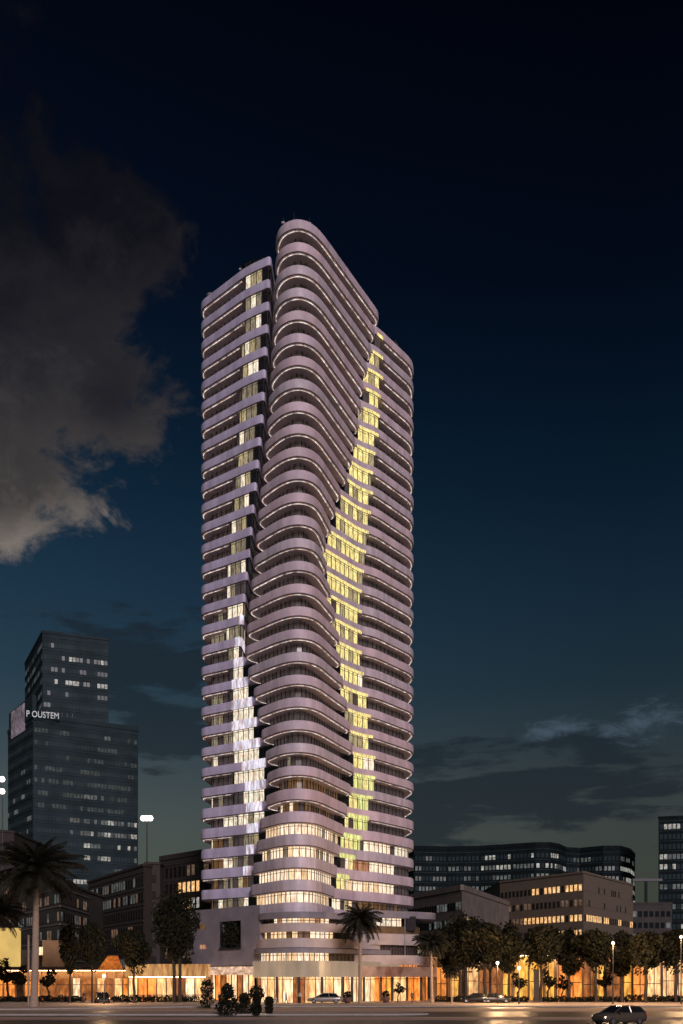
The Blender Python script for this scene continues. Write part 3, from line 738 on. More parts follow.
# planted median with kerbs, ends rounded
md = fillet([(-20, 106.5), (-46, 106.0), (-52, 103.5), (-46, 101), (6, 101.4), (10, 103.5), (6, 106.2), (-20, 106.5)], [0, 3, 3, 3, 2.4, 2.4, 2.4, 0], 5)
g = MB(); g.prism([(p.x, p.y) for p in reversed(md[:-1])], 0, .15, M_kerb, M_pave); struct(g, 'median_island')
M_roadglow = mat('road_glow_tint', (.50, .33, .24), .8, .25, .25, stretch=(.15, 1, 1), detail=8)  # warm light streaks on the road, painted as pale surface strips
g = MB(); g.face([(-260, 113.4, .004), (260, 113.4, .004), (260, 125.2, .004), (-260, 125.2, .004)], M_roadglow); g.face([(-260, 91, .004), (260, 91, .004), (260, 97.2, .004), (-260, 97.2, .004)], M_roadglow); struct(g, 'road_glow_bands')
g = MB()
for (y0, w) in ((125.5, .22), (112.6, .35), (97.5, .25), (90.2, .22)):
    g.face([(-260, y0, .004), (260, y0, .004), (260, y0+w, .004), (-260, y0+w, .004)], M_paint)
for i in range(60):
    xx = -150+i*6; g.face([(xx, 119, .008), (xx+3, 119, .008), (xx+3, 119.25, .008), (xx, 119.25, .008)], M_paint)
struct(g, 'road_markings')

# ================================================================== trees
def make_tree(name, h, cr, ch, seed, nleaf=2600, trunks=1, leaf=.26, clumps=22):
    """tree at the origin; crown ellipsoid radius cr, height ch, top at h"""
    t = thing(name, '', 'tree')
    r = random.Random(seed); cz = h-ch/2
    tr = MB(); n = 8
    for q in range(trunks):
        ox = (q-(trunks-1)/2)*.9; pts = [(ox+r.uniform(-.06, .06)*i, r.uniform(-.06, .06)*i, (cz)*i/5) for i in range(6)]
        tr.tube(pts, [.24*(1-.1*i)*(h/9)**.5 for i in range(6)], M_bark, 8)
    cl = []
    for i in range(clumps):
        a = r.uniform(0, 2*math.pi); zz = r.uniform(-1, 1); rad = math.sqrt(max(0, 1-zz*zz))*r.uniform(.35, .95)
        c = Vector((math.cos(a)*rad*cr*.85, math.sin(a)*rad*cr*.85, cz+zz*ch*.42)); cl.append(c)
        s = Vector((0, 0, cz-ch*.3)); m_ = s.lerp(c, .5)+Vector((0, 0, -.2))
        tr.tube([s, m_, c], [.09, .06, .025], M_bark, 5)
    tr.build('trunk', t, True)
    cb = MB()
    for c in cl:
        s = r.uniform(.22, .60); leaf_blob(cb, c, cr*s, ch*.5*s*1.05, int(nleaf/clumps*r.uniform(.6, 1.4)), leaf, r)
    cb.build('crown', t)
    return t
def make_palm(name, h, fl, seed, nf=46, tr_r=.32, droop=1.0):
    t = thing(name, '', 'palm tree'); r = random.Random(seed)
    tr = MB(); pts = []; rad = []
    for i in range(24):
        u = i/23; pts.append((.25*math.sin(u*2)*h/20, .1*u, h*u)); rad.append(tr_r*(1.25-.45*u+(.25 if u < .03 else 0))*(1+.05*(i % 2)))
    tr.tube(pts, rad, M_palmbark, 12); 
    tr.build('trunk', t, True)
    top = Vector(pts[-1])
    bo = MB(); bo.lathe(top, [(tr_r*.8, -1.6*fl/4), (tr_r*1.6, -.9*fl/4), (tr_r*1.7, -.2), (tr_r*.9, .5), (0.02, .9)], M_bark, 12); bo.build('crown_base', t, True)
    fr = MB()
    for i in range(nf):
        a = i*2.39996+r.uniform(-.2, .2); el = R(88-112*(i/nf)**.95+r.uniform(-9, 9)); L = fl*r.uniform(.85, 1.1)*(.8 if el > R(60) else 1)
        d = Vector((math.cos(a), math.sin(a), 0)); p = top.copy(); e = el; seg = 12; prev = p; pl = [p.copy()]; es = [e]
        for s in range(seg):
            e -= R(7.0*droop)*(1+.7*s/seg)*(1 if el > -.3 else .6); p = p+(d*math.cos(e)+Vector((0, 0, math.sin(e))))*L/seg; pl.append(p.copy()); es.append(e)
        fr.tube(pl, [.05*(1-.8*s/seg) for s in range(seg+1)], M_frond, 4, False)
        side = Vector((-d.y, d.x, 0))
        for s in range(1, seg):
            for h_ in (0, .33, .66):
                q = pl[s].lerp(pl[s+1], h_); ax = (pl[s+1]-pl[s]).normalized(); ll = L*.20*math.sin(math.pi*min(1, (s+h_+.8)/(seg+1)))**.6
                up = ax.cross(side).normalized()
                if up.z < 0: up = -up
                for sg in (-1, 1):
                    dr = (side*sg*.8+ax*.55-up*r.uniform(.05, .45)+Vector((0, 0, -.25))).normalized()
                    w = ax*.042*L/4*(1.2 if L > 5 else 1.5)
                    tip = q+dr*ll; fr.face([q-w, q+w, tip+w*.2-Vector((0, 0, .1*ll)), tip-w*.2-Vector((0, 0, .1*ll))], M_frond)
    fr.build('fronds', t)
    return t
def place(proto, used, X, Y, rz, sc, label, z=.12, group=None, cat=None):
    o = proto if proto.name not in used else copy_tree(proto)
    used.add(proto.name); o.location = (X, Y, z); o.rotation_euler = (0, 0, rz)
    o.scale = sc if isinstance(sc, tuple) else (sc, sc, sc)
    o['label'] = label
    if group: o['group'] = group
    if cat: o['category'] = cat
    return o
used = set()
palmA = make_palm('palm_tree', 20.0, 7.3, 5, 84, .42, .55)
palmB = make_palm('palm_tree', 11.0, 3.9, 6, 70, .26, .68)
Y = 128; place(palmA, used, PX(34, Y), Y, .4, (.95, .95, ZP(871, Y)/20.0), 'tallest palm with a pale trunk at the left side of the picture')
Y = 138; place(palmA, used, PX(-9, Y), Y, 2.1, (.72, .72, ZP(912, Y)/20.0), 'palm cut off by the left edge with fronds against the yellow wall')
Y = 146; place(palmB, used, PX(360, Y), Y, .9, (.93, .93, (ZP(921, Y)-.1)/11.0), 'lone palm standing in front of the tower podium right of its corner')
Y = 148; place(palmB, used, PX(432, Y), Y, 2.7, (.85, .85, (ZP(943, Y)-.1)/11.0), 'short palm at the right end of the tower podium')
Y = 149; place(palmB, used, PX(452, Y), Y, 1.7, (.45, .45, (ZP(972, Y))/11.0), 'small young palm between the podium palm and the dark trees')
tA = make_tree('street_tree', 9.5, 3.1, 5.2, 1, 4200)
tB = make_tree('street_tree', 9.5, 3.3, 5.0, 2, 5000, clumps=30)
tC = make_tree('street_tree', 15.5, 3.6, 9.0, 3, 6500, 2, clumps=40)
GR = 'street trees in front of the buildings'
def pt(proto, px, top, half, Y, rz, label, base_h, base_r):
    s = ZP(top, Y)/base_h; w = half*1.12/F*Y/base_r
    place(proto, used, PX(px, Y), Y, rz, (w, w, s), label, .12, GR)
pt(tA, 70, 928, 11.5, 148, .3, 'slim street tree on the left, first one right of the big palm', 9.5, 3.1)
pt(tB, 92, 927, 13, 151, 1.3, 'street tree touching the slim one, above the parked black car', 9.5, 3.3)
pt(tB, 134, 933, 19, 148, 2.3, 'broad street tree with a flat crown left of the tall twin-trunk tree', 9.5, 3.3)
pt(tC, 177, 894, 20, 150, 0.0, 'tall street tree with twin trunks beside the grey podium wing', 15.5, 3.6)
specs = [(463, 918, 21, 154, 'tall dark street tree right behind the small young palm', tC, 15.5, 3.6),
         (447, 932, 12, 157, 'narrow dark tree behind the short podium palm', tA, 9.5, 3.1),
         (485, 926, 24, 151, 'dark street tree just left of the lamp with the white globe', tB, 9.5, 3.3),
         (509, 928, 18, 152, 'dark street tree just right of the lamp with the white globe', tA, 9.5, 3.1),
         (541, 929, 22, 153, 'round dark street tree above the black advertising pillar', tB, 9.5, 3.3),
         (569, 934, 19, 155, 'dark street tree between the pillar and the middle of the arcade', tA, 9.5, 3.1),
         (596, 933, 22, 151, 'wide dark street tree left of the lamp near the brick office', tB, 9.5, 3.3),
         (622, 936, 21, 153, 'dark street tree just behind the lamp near the brick office', tA, 9.5, 3.1),
         (646, 935, 23, 150, 'dark street tree above the black car, second from the right edge', tB, 9.5, 3.3),
         (676, 933, 22, 152, 'dark street tree at the right edge below the high-rise', tB, 9.5, 3.3)]
for i, (px, top, hw, Y, lab, pr, bh, br_) in enumerate(specs): pt(pr, px, top, hw, Y, i*1.37, lab, bh, br_)
# small arcade trees and bushes
sm = make_tree('small_tree', 3.6, 1.3, 1.9, 9, 420, leaf=.2, clumps=9)
for i, (px, Y, s, lab) in enumerate([(548, 158, 1.3, 'small tree in front of the yellow arcade bays'), (562, 157, 1.1, 'smallest tree between arcade bays left of the wide bays'),
        (604, 157, 1.35, 'small tree in front of the dim arcade bay near the middle'), (48, 156, 1.35, 'small round clipped tree right of the big palm trunk'), (22, 158, 1.5, 'bushy small tree against the shops left of the big palm'),
        (8, 158, 1.8, 'bushy small tree at the left edge under the yellow wall'), (518, 158, 1.2, 'small tree under the dark crowns left of the black pillar'), (398, 152, .8, 'small potted tree in front of the right podium shops')]):
    place(sm, used, PX(px, Y), Y, i*1.1, s, lab, .12)
# hedges in front of the arcade
r = random.Random(40)
for nm, x0, x1, lab in (('hedge', 436, 530, 'low dark hedge in front of the arcade behind the parked sedans'), ('hedge', 535, 700, 'long low dark hedge in front of the right arcade bays'), ('hedge', 0, 88, 'low dark hedge in front of the left shop row'), ('hedge', 113, 200, 'low dark hedge in front of the glass pavilion')):
    Y = 153.5; b = MB(); X0, X1 = PX(x0, Y), PX(x1, Y); n = int((X1-X0)*70)
    for i in range(int(X1-X0)):
        leaf_blob(b, (X0+i+.5, Y, .5+r.uniform(-.1, .15)), .8, .5+r.uniform(-.1, .2), 240, .15, r, (M_leaf, M_leaf))
    tag(b.build(nm), lab, 'hedge')
# conifers and topiary on the median
def conifer(px, base, h, w, seed, label, lumps=None):
    Y = GY(base)*.985 if base > 1009 else GY(base); t = thing('conifer_shrub', label, 'shrub', (PX(px, Y), Y, .12)); r = random.Random(seed)
    b = MB(); b.tube([(PX(px, Y), Y, .12), (PX(px, Y), Y, h*.8)], [.09, .03], M_bark, 6); b.build('stem', t)
    b = MB()
    if lumps:
        for z, rw, rh in lumps: leaf_blob(b, (PX(px, Y), Y, z), rw, rh, 420, .15, r, (M_leaf, M_leaf))
    else:
        for i in range(12):
            u = i/11; leaf_blob(b, (PX(px, Y), Y, .35+(h-.5)*u), w*(1-u)**.75+.12, h*.11, 150, .15, r, (M_leaf, M_leaf))
    b.build('foliage', t); return t
conifer(207, 1009, 3.6, .8, 1, 'dark shrub clipped in two rounded tiers, leftmost of the island shrubs', [(1.0, .95, .9), (2.6, .85, 1.1)])
conifer(227.5, 1015, 3.1, 1.25, 2, 'largest dark shrub on the road island, wide below and narrow on top', [(.75, 1.35, .8), (1.6, 1.05, .8), (2.5, .6, .75)])
conifer(245, 1014.5, 2.3, .95, 3, 'low reddish dark round shrub between two taller island shrubs', [(.8, 1.0, .8), (1.7, .6, .6)])
conifer(256.5, 1015, 3.0, .8, 4, 'narrow dark shrub with a round head on the road island', [(.7, .55, .7), (2.3, .8, .8), (1.5, .4, .8)])
conifer(269, 1014.5, 1.9, .5, 5, 'smallest rightmost dark shrub on the road island', [(.6, .42, .6), (1.4, .5, .5)])
# flowers by the first shrub
r = random.Random(8); b = MB(); Yf = 121
for i in range(90):
    c = (PX(215, Yf)+r.gauss(0, .55), Yf+r.uniform(-.3, .3), .35+r.random()*.75); leaf_blob(b, c, .06, .06, 3, .09, r, (mat('petal_pale', (.55, .42, .30), .6), M_leaf2))
tag(b.build('flower_bed'), 'clump of pale flowers beside the leftmost clipped shrub', 'flowers')
# round planters by the storefront
for px, Yq, lab in ((347.5, 146, 'round clay planter left of the lone podium palm'), (386, 150, 'round clay planter right of the lone podium palm')):
    t = thing('planter', lab, 'planter', (PX(px, Yq), Yq, .12)); b = MB(); b.lathe((PX(px, Yq), Yq, .12), [(.0, 0), (.38, 0), (.6, .5), (.55, .85), (.48, .85), (.4, .7), (0, .7)], M_pot, 16); b.build('pot', t, True)
    b = MB(); leaf_blob(b, (PX(px, Yq), Yq, 1.35), .6, .55, 220, .16, r); b.build('plant', t)

# ================================================================== cars
def car(label, X, Y, rz, paint, L=4.6, Wd=1.85, H=1.5, suv=False, lights=True, z=0):
    t = thing('parked_car' if z or not lights else 'car', label, 'car', (0, 0, 0))
    hw = Wd/2
    # body: stations along x (nose +x), lower hull
    st = [(-.5, .50, .62, .80), (-.485, .30, .95, .93), (-.40, .22, 1.0 if not suv else 1.08, .99), (-.2, .20, .96 if not suv else 1.04, 1.0), (.12, .20, .94 if not suv else 1.02, 1.0), (.30, .22, .88 if not suv else .98, .98), (.44, .28, .74 if not suv else .86, .92), (.495, .38, .62 if not suv else .72, .80)]
    b = MB(); rows = []
    for u, zb, zt_, wf in st:
        w = hw*wf; x = u*L; k = H/1.5
        rows.append([(x, -w*.86, zb*k), (x, -w, (zb*.6+zt_*.4)*k), (x, -w*.98, (zb*.2+zt_*.8)*k), (x, -w*.86, zt_*k), (x, 0, (zt_+.03)*k), (x, w*.86, zt_*k), (x, w*.98, (zb*.2+zt_*.8)*k), (x, w, (zb*.6+zt_*.4)*k), (x, w*.86, zb*k)])
    b.grid(rows, paint, True); b.face(rows[0], paint); b.face(list(reversed(rows[-1])), paint)
    # roof shell
    rear = -.46 if suv else -.40
    cab = [(rear, .0), (rear+.10, .84), (-.10, 1.0), (.06, .96), (.27, .0)]
    zb = 1.0 if suv else .93
    def crow(u, f, ww): return [(u*L, -hw*ww, (zb+(1.5-zb)*f)*H/1.5), (u*L, hw*ww, (zb+(1.5-zb)*f)*H/1.5)]
    rp = MB()
    top = [crow(u, f, .9-.2*f) for u, f in cab]
    rp.grid([top[1], [tuple(Vector(p)+Vector((0, 0, .02))) for p in top[2]], top[3]], paint)
    for (i0, i1) in ((0, 1), (3, 4)):      # pillars
        for s_ in (0, 1): rp.tube([top[i0][s_], top[i1][s_]], .045, paint, 5)
    for s_ in (0, 1): rp.tube([top[1][s_], top[2][s_], top[3][s_]], .05, paint, 5)
    for s_ in (0, 1):
        p = Vector(top[2][s_]); q = Vector((p.x-.02*L, (-hw if s_ == 0 else hw)*.9, zb*H/1.5)); rp.tube([p, q], .05, paint, 5)
    ob = b.build('body', t, True); rp.build('roof', t)
    gl_ = MB()
    for (i0, i1) in ((0, 1), (3, 4)): gl_.grid([top[i0], top[i1]], M_carglass)
    for s_ in (0, 1): gl_.face([top[0][s_], top[1][s_], top[2][s_], top[3][s_], top[4][s_]], M_carglass)
    gl_.build('window_glass', t)
    for ux in (-.31, .31):
        for sy in (-1, 1):
            w = MB(); n = 18; c = Vector((ux*L, sy*(hw-.12), .33))
            prof = [(.20, -.10), (.33, -.09), (.34, 0), (.33, .09), (.20, .10)]
            w.grid([[(c.x+r_*math.cos(2*math.pi*q/n), c.y+d, c.z+r_*math.sin(2*math.pi*q/n)) for q in range(n)] for r_, d in prof], M_tyre, True)
            wo = w.build('wheel', t, True)
            w = MB()
            for d in (-.09, .09): w.face([(c.x+.205*math.cos(2*math.pi*q/n), c.y+d, c.z+.205*math.sin(2*math.pi*q/n)) for q in range(n)], M_rim)
            w.build('rim', wo)
    for sy in (-1, 1):
        h_ = MB(); h_.box((.462*L, sy*hw*.66, .66*H/1.5), (.10, .36, .14), M_head if lights else M_steelp); h_.build('headlight', t)
        h_ = MB(); h_.box((-.487*L, sy*hw*.72, .80*H/1.5), (.10, .30, .14), M_tail if lights else M_pot); h_.build('taillight', t)
        h_ = MB(); h_.box((.17*L, sy*(hw+.06), .98*H/1.5), (.16, .22, .12), paint); h_.build('mirror', t)
    h_ = MB(); h_.box((.494*L, 0, .42*H/1.5), (.06, Wd*.6, .14), M_mull); h_.build('grille', t)
    t.location = (X, Y, z); t.rotation_euler = (0, 0, rz); return t
Y = 81.0; car('dark car with pale bonnet highlights driving left on the near lane', PX(619, Y), Y, R(207), mat('bronze_car_paint', (.16, .13, .10), .22, .1, 1, metal=.5), 4.5, 1.85, 1.55, True)
Y = 147; car('black off-road car parked nose out on the pavement under the left street trees', PX(102, Y), Y, R(-70), M_black, 4.5, 1.9, 1.6, True, True, .12)
Y = 146; car('long silver saloon parked in front of the glowing podium corner windows', PX(325, Y), Y, R(180), M_silver, 5.2, 1.85, 1.5, False, False, .12)
Y = 148; car('dark parked saloon, left of the pair in front of the arcade hedge', PX(475, Y), Y, R(178), M_black, 4.4, 1.8, 1.42, False, False, .12)
Y = 148; car('dark parked saloon, right of the pair in front of the arcade hedge', PX(496, Y), Y, R(2), M_steel, 4.3, 1.8, 1.40, False, False, .12)

# ================================================================== lamps, mast, pillar
def lamp(label, px, py, Y, kind='globe', group=None):
    z = ZP(py, Y); X = PX(px, Y); t = thing('street_lamp', label, 'street lamp', (X, Y, .12), group)
    b = MB(); b.tube([(X, Y, .12), (X, Y, .6), (X, Y, z-.2)], [.13, .08, .05], M_steel, 8); b.build('pole', t, True)
    b = MB(); b.lathe((X, Y, z), [(.02, -.24), (.16, -.17), (.23, 0), (.16, .17), (.02, .24)], M_lamp if kind == 'globe' else M_lampw, 12); b.build('globe', t, True)
    b = MB(); b.lathe((X, Y, z-.3), [(.06, 0), (.14, .08), (.10, .12)], M_steel, 10); b.build('collar', t, True)
    li = bpy.data.lights.new('lamp_light', 'POINT'); li.energy = 4600 if kind == 'globe' else 1800; li.color = (1, .60, .30); li.shadow_soft_size = .25
    lo = bpy.data.objects.new('lamp_light', li); COL.objects.link(lo); lo.location = (X, Y-.6, z)
lamp('street lamp with a white globe between two dark trees left of the arcade middle', 497.5, 963, 142)
lamp('street lamp with a small white globe in front of the brick office', 613, 943, 142)
lamp('street lamp with a white globe at the far right edge under the trees', 681, 937, 142)
lamp('warm street lamp half hidden in the crown left of the black advertising pillar', 519, 968, 142, 'warm')
lamp('warm street lamp under the left street trees above the black car', 104, 976, 142, 'warm')
def mast(label, px, py, Y, n):
    z = ZP(py, Y); X = PX(px, Y); t = thing('floodlight_mast', label, 'floodlight', (X, Y, 0))
    b = MB(); b.tube([(X, Y, 0), (X, Y, z)], [.28, .10], M_steel, 8); b.tube([(X-1.0, Y, z), (X+1.0, Y, z)], .08, M_steel, 6); b.build('pole', t)
    for i in range(n):
        b = MB(); b.lathe((X-.75+1.5*i/(n-1), Y-.3, z) if n == 3 else (X, Y-.3, z-1.2+2.6*i), [(.02, -.62), (.45, -.5), (.68, 0), (.45, .5), (.02, .62)], M_lamp, 12); b.build('lamp_head', t, True)
mast('tall floodlight mast with a bright white lamp right of the wide glass tower', 147, 818.5, 215, 3)
mast('tall floodlight mast with pale lamps at the left picture edge', 2.5, 786, 215, 2)
b = MB(); Y = 150; b.box((PX(536.5, Y), Y, 2.6), (.75, .3, 4.9), M_lip); b.box((PX(536.5, Y), Y, .2), (1.0, .5, .3), M_concd)
tag(b.build('advertising_pillar'), 'tall black advertising pillar in front of the yellow arcade bays', 'pillar')
t = thing('utility_pole', 'thin pale utility pole beside the big left palm trunk', 'pole', (PX(28.5, 132), 132, .12))
b = MB(); X = PX(28.5, 132); b.tube([(X, 132, .12), (X, 132, ZP(935, 132))], .13, M_palmbark, 8); b.build('shaft', t)
b = MB(); b.box((X, 132, ZP(937, 132)), (.9, .15, .15), M_bark); b.build('crossarm', t)

t = thing('bollard_light', 'small lit bollard lamp between the shrubs on the road island', 'bollard light', (PX(256.5, 102), 102, .15)); X = PX(256.5, 102)
b = MB(); b.tube([(X, 102, .15), (X, 102, 1.85)], .06, M_steel, 8); b.build('post', t)
b = MB(); b.lathe((X, 102, 2.05), [(.02, -.22), (.2, -.15), (.22, .1), (.02, .22)], M_lamp, 10); b.build('lamp_head', t)
li = bpy.data.lights.new('bollard_lamp_light', 'POINT'); li.energy = 500; li.color = (1, .72, .45); li.shadow_soft_size = .2
lo = bpy.data.objects.new('bollard_lamp_light', li); COL.objects.link(lo); lo.location = (X, 101.6, 2.05)
for sy in (-.6, .6):
    li = bpy.data.lights.new('headlight_beam', 'SPOT'); li.energy = 2500; li.color = (1, .85, .65); li.spot_size = R(50); li.spot_blend = .8; li.shadow_soft_size = .08
    lo = bpy.data.objects.new('headlight_beam', li); COL.objects.link(lo)
    cx_, cy_ = PX(619, 81), 81; a_ = R(207); f_ = Vector((math.cos(a_), math.sin(a_), 0)); s_ = Vector((-f_.y, f_.x, 0))
    lo.location = Vector((cx_, cy_, .68))+f_*2.35+s_*sy; lo.rotation_euler = (f_-Vector((0, 0, .08))).to_track_quat('-Z', 'Y').to_euler()
# ================================================================== people
def person(label, px, Y, rz, top, bottom, stride=.18, h=1.72):
    X = PX(px, Y); t = thing('person', label, 'person', (X, Y, .12))
    me = bpy.data.meshes.new('body')
    J = {'pel': (0, 0, .95), 'ch': (0, 0, 1.28), 'nk': (0, 0, 1.47), 'hd': (0, .02, 1.60), 'ht': (0, .02, 1.70),
         'ls': (-.19, 0, 1.40), 'le': (-.25, .02, 1.12), 'lh': (-.26, .10, .86), 'rs': (.19, 0, 1.40), 're': (.25, -.02, 1.12), 'rh': (.26, .08, .86),
         'll': (-.10, 0, .9), 'lk': (-.11, stride*.6, .50), 'lf': (-.11, stride, .07), 'lt': (-.11, stride+.18, .04),
         'rl': (.10, 0, .9), 'rk': (.11, -stride*.2, .50), 'rf': (.11, -stride, .07), 'rt': (.11, -stride+.18, .04)}
    ks = list(J); E = [('pel', 'ch'), ('ch', 'nk'), ('nk', 'hd'), ('hd', 'ht'), ('ch', 'ls'), ('ls', 'le'), ('le', 'lh'), ('ch', 'rs'), ('rs', 're'), ('re', 'rh'), ('pel', 'll'), ('ll', 'lk'), ('lk', 'lf'), ('lf', 'lt'), ('pel', 'rl'), ('rl', 'rk'), ('rk', 'rf'), ('rf', 'rt')]
    rad = {'pel': .15, 'ch': .16, 'nk': .06, 'hd': .10, 'ht': .07, 'ls': .07, 'rs': .07, 'le': .05, 're': .05, 'lh': .035, 'rh': .035, 'll': .10, 'rl': .10, 'lk': .07, 'rk': .07, 'lf': .05, 'rf': .05, 'lt': .035, 'rt': .035}
    me.from_pydata([J[k] for k in ks], [(ks.index(a), ks.index(c)) for a, c in E], [])
    tmp = bpy.data.objects.new('tmp', me); COL.objects.link(tmp)
    tmp.modifiers.new('s', 'SKIN'); sv = me.skin_vertices[0].data
    for i, k in enumerate(ks): sv[i].radius = (rad[k], rad[k]*.8); sv[i].use_root = (k == 'pel')
    tmp.modifiers.new('d', 'SUBSURF').levels = 1
    bpy.context.view_layer.update()
    m2 = bpy.data.meshes.new_from_object(tmp.evaluated_get(bpy.context.evaluated_depsgraph_get())); bpy.data.objects.remove(tmp)
    skin = mat('skin', (.35, .2, .14), .6); hair = mat('hair', (.02, .014, .01), .7)
    for m in (skin, top, bottom, hair): m2.materials.append(m)
    for p in m2.polygons:
        c = p.center; p.material_index = 3 if c.z > 1.62 and c.y < .07 else 0 if c.z > 1.47 or (c.z < .93 and abs(c.x) > .2) else 1 if c.z > .96 else 2
        p.use_smooth = True
    o = bpy.data.objects.new('body', m2); COL.objects.link(o); o.parent = t
    s = h/1.72; t.scale = (s, s, s); t.rotation_euler = (0, 0, rz)
red = mat('red_cloth', (.35, .05, .03), .8); wht = mat('white_cloth', (.5, .48, .45), .8); drk = mat('dark_cloth', (.02, .02, .025), .8); tan = mat('tan_cloth', (.2, .14, .09), .8)
person('person in a red top walking past the podium corner windows', 276, 143, R(80), red, wht, .22)
person('person in dark clothes walking right of the one in the red top', 286, 145, R(-95), drk, drk, .2)
person('person in a white top standing just left of the silver saloon', 300, 146.5, R(170), wht, drk, .05)
person('person in a tan jacket standing by the right podium shops', 412, 147.5, R(150), tan, drk, .05)
person('person in dark clothes standing by the left shops near the black car', 84, 148, R(40), drk, tan, .1)
person('person in a white top with dark trousers near the pale flowers', 219, 141, R(-60), wht, drk, .2)

# ================================================================== sky, sun, camera
w = bpy.data.worlds.new('World'); scene.world = w; w.use_nodes = True
n = w.node_tree.nodes; l = w.node_tree.links; n.clear()
out = n.new('ShaderNodeOutputWorld'); tc = n.new('ShaderNodeTexCoord'); sep = n.new('ShaderNodeSeparateXYZ')
nrm = n.new('ShaderNodeVectorMath'); nrm.operation = 'NORMALIZE'
l.new(tc.outputs['Generated'], nrm.inputs[0]); l.new(nrm.outputs[0], sep.inputs[0])
def math_(op, a, b=None, c=None, clamp=False):
    m = n.new('ShaderNodeMath'); m.operation = op; m.use_clamp = clamp
    for i, v in enumerate((a, b, c)):
        if v is None: continue
        if isinstance(v, (int, float)): m.inputs[i].default_value = v
        else: l.new(v, m.inputs[i])
    return m.outputs[0]
az = math_('ARCTAN2', sep.outputs[0], sep.outputs[1]); el = math_('ARCSINE', sep.outputs[2])
def ang_of(px, py):
    v = Vector(((px-CX)/F, 1, (HY-py)/F)).normalized(); return math.atan2(v.x, v.y), math.asin(v.z)
def srgb(c): return tuple((x/255/12.92 if x/255 < .04045 else ((x/255+.055)/1.055)**2.4) for x in c)+(1,)
ramp = n.new('ShaderNodeValToRGB'); cr = ramp.color_ramp; cr.interpolation = 'LINEAR'
stops = [(978, (70, 72, 62)), (890, (70, 76, 67)), (830, (67, 75, 73)), (760, (52, 64, 71)), (690, (35, 54, 66)), (600, (24, 45, 62)), (500, (13, 33, 50)), (400, (7, 22, 39)), (290, (4, 13, 28)), (150, (3, 8, 21)), (0, (2, 5, 15))]
mx = 1.0
for i, (py, c) in enumerate(stops):
    e = ang_of(341, py)[1]/mx
    if i < 2: el_ = cr.elements[i]; el_.position = e
    else: el_ = cr.elements.new(e)
    el_.color = srgb(c)
l.new(math_('DIVIDE', el, mx), ramp.inputs[0])
# horizon glow stronger to the left (west)
azf = math_('MULTIPLY_ADD', az, -.9, 1.0)
azf = math_('MINIMUM', math_('MAXIMUM', azf, .75), 1.35)
base = n.new('ShaderNodeMix'); base.data_type = 'RGBA'; base.blend_type = 'MULTIPLY'; base.inputs[0].default_value = 1
cmb = n.new('ShaderNodeCombineColor'); [l.new(azf, cmb.inputs[i]) for i in range(3)]
l.new(ramp.outputs[0], base.inputs[6]); l.new(cmb.outputs[0], base.inputs[7])
def noise(scx, scy, scale, seed, detail=8, rough=.55, dist=0.0):
    cv_ = n.new('ShaderNodeCombineXYZ'); l.new(math_('MULTIPLY', az, scx), cv_.inputs[0]); l.new(math_('MULTIPLY', el, scy), cv_.inputs[1]); cv_.inputs[2].default_value = seed
    z_ = n.new('ShaderNodeTexNoise'); z_.inputs['Scale'].default_value = scale; z_.inputs['Detail'].default_value = detail; z_.inputs['Roughness'].default_value = rough; z_.inputs['Distortion'].default_value = dist
    l.new(cv_.outputs[0], z_.inputs['Vector']); return z_.outputs[0]
def blob(px, py, rx, ry, rot=0):
    """1 at the centre falling to 0 at the rim of an ellipse of the sky (angles)"""
    a0, e0 = ang_of(px, py); a1, _ = ang_of(px+rx, py); _, e1 = ang_of(px, py-ry)
    dx = math_('SUBTRACT', az, a0); dy = math_('SUBTRACT', el, e0); c, s = math.cos(rot), math.sin(rot)
    u = math_('ADD', math_('MULTIPLY', dx, c), math_('MULTIPLY', dy, s)); v = math_('SUBTRACT', math_('MULTIPLY', dy, c), math_('MULTIPLY', dx, s))
    u = math_('DIVIDE', u, abs(a1-a0)); v = math_('DIVIDE', v, abs(e1-e0))
    return math_('SUBTRACT', 1, math_('SQRT', math_('ADD', math_('MULTIPLY', u, u), math_('MULTIPLY', v, v))))
def sstep(v, a, b):
    m = n.new('ShaderNodeMapRange'); m.interpolation_type = 'SMOOTHSTEP'; l.new(v, m.inputs['Value'])
    m.inputs['From Min'].default_value = a; m.inputs['From Max'].default_value = b; return m.outputs[0]
def mixc(fac, A, col):
    m = n.new('ShaderNodeMix'); m.data_type = 'RGBA'; l.new(fac, m.inputs[0]); l.new(A, m.inputs[6])
    if isinstance(col, tuple): m.inputs[7].default_value = col
    else: l.new(col, m.inputs[7])
    return m.outputs[2]
# dark low streaks
st1 = noise(1, 4.2, 9, 3.1, 9, .6, .3); st3 = noise(1, 3.2, 20, 7.7, 6, .6)
mk = math_('MAXIMUM', blob(520, 790, 240, 62), blob(140, 668, 130, 78)); mk = math_('MAXIMUM', mk, blob(425, 815, 70, 60)); mk = math_('MAXIMUM', mk, blob(175, 735, 100, 40))
mk = math_('MAXIMUM', mk, -.6)
d = sstep(math_('ADD', math_('ADD', st1, math_('MULTIPLY', math_('SUBTRACT', st3, .5), .35)), math_('MULTIPLY', mk, .42)), .57, .72)
col = mixc(math_('MULTIPLY', d, .72), base.outputs[2], srgb((27, 36, 44)))
st2 = noise(1.3, 3.2, 26, 9.2, 10, .68, .5); wk = math_('MAXIMUM', blob(645, 722, 80, 30, .2), blob(560, 728, 60, 16, .1))
d = sstep(math_('ADD', st2, math_('MULTIPLY', math_('MAXIMUM', wk, -.5), .4)), .60, .95); col = mixc(math_('MULTIPLY', d, .75), col, srgb((72, 88, 102)))
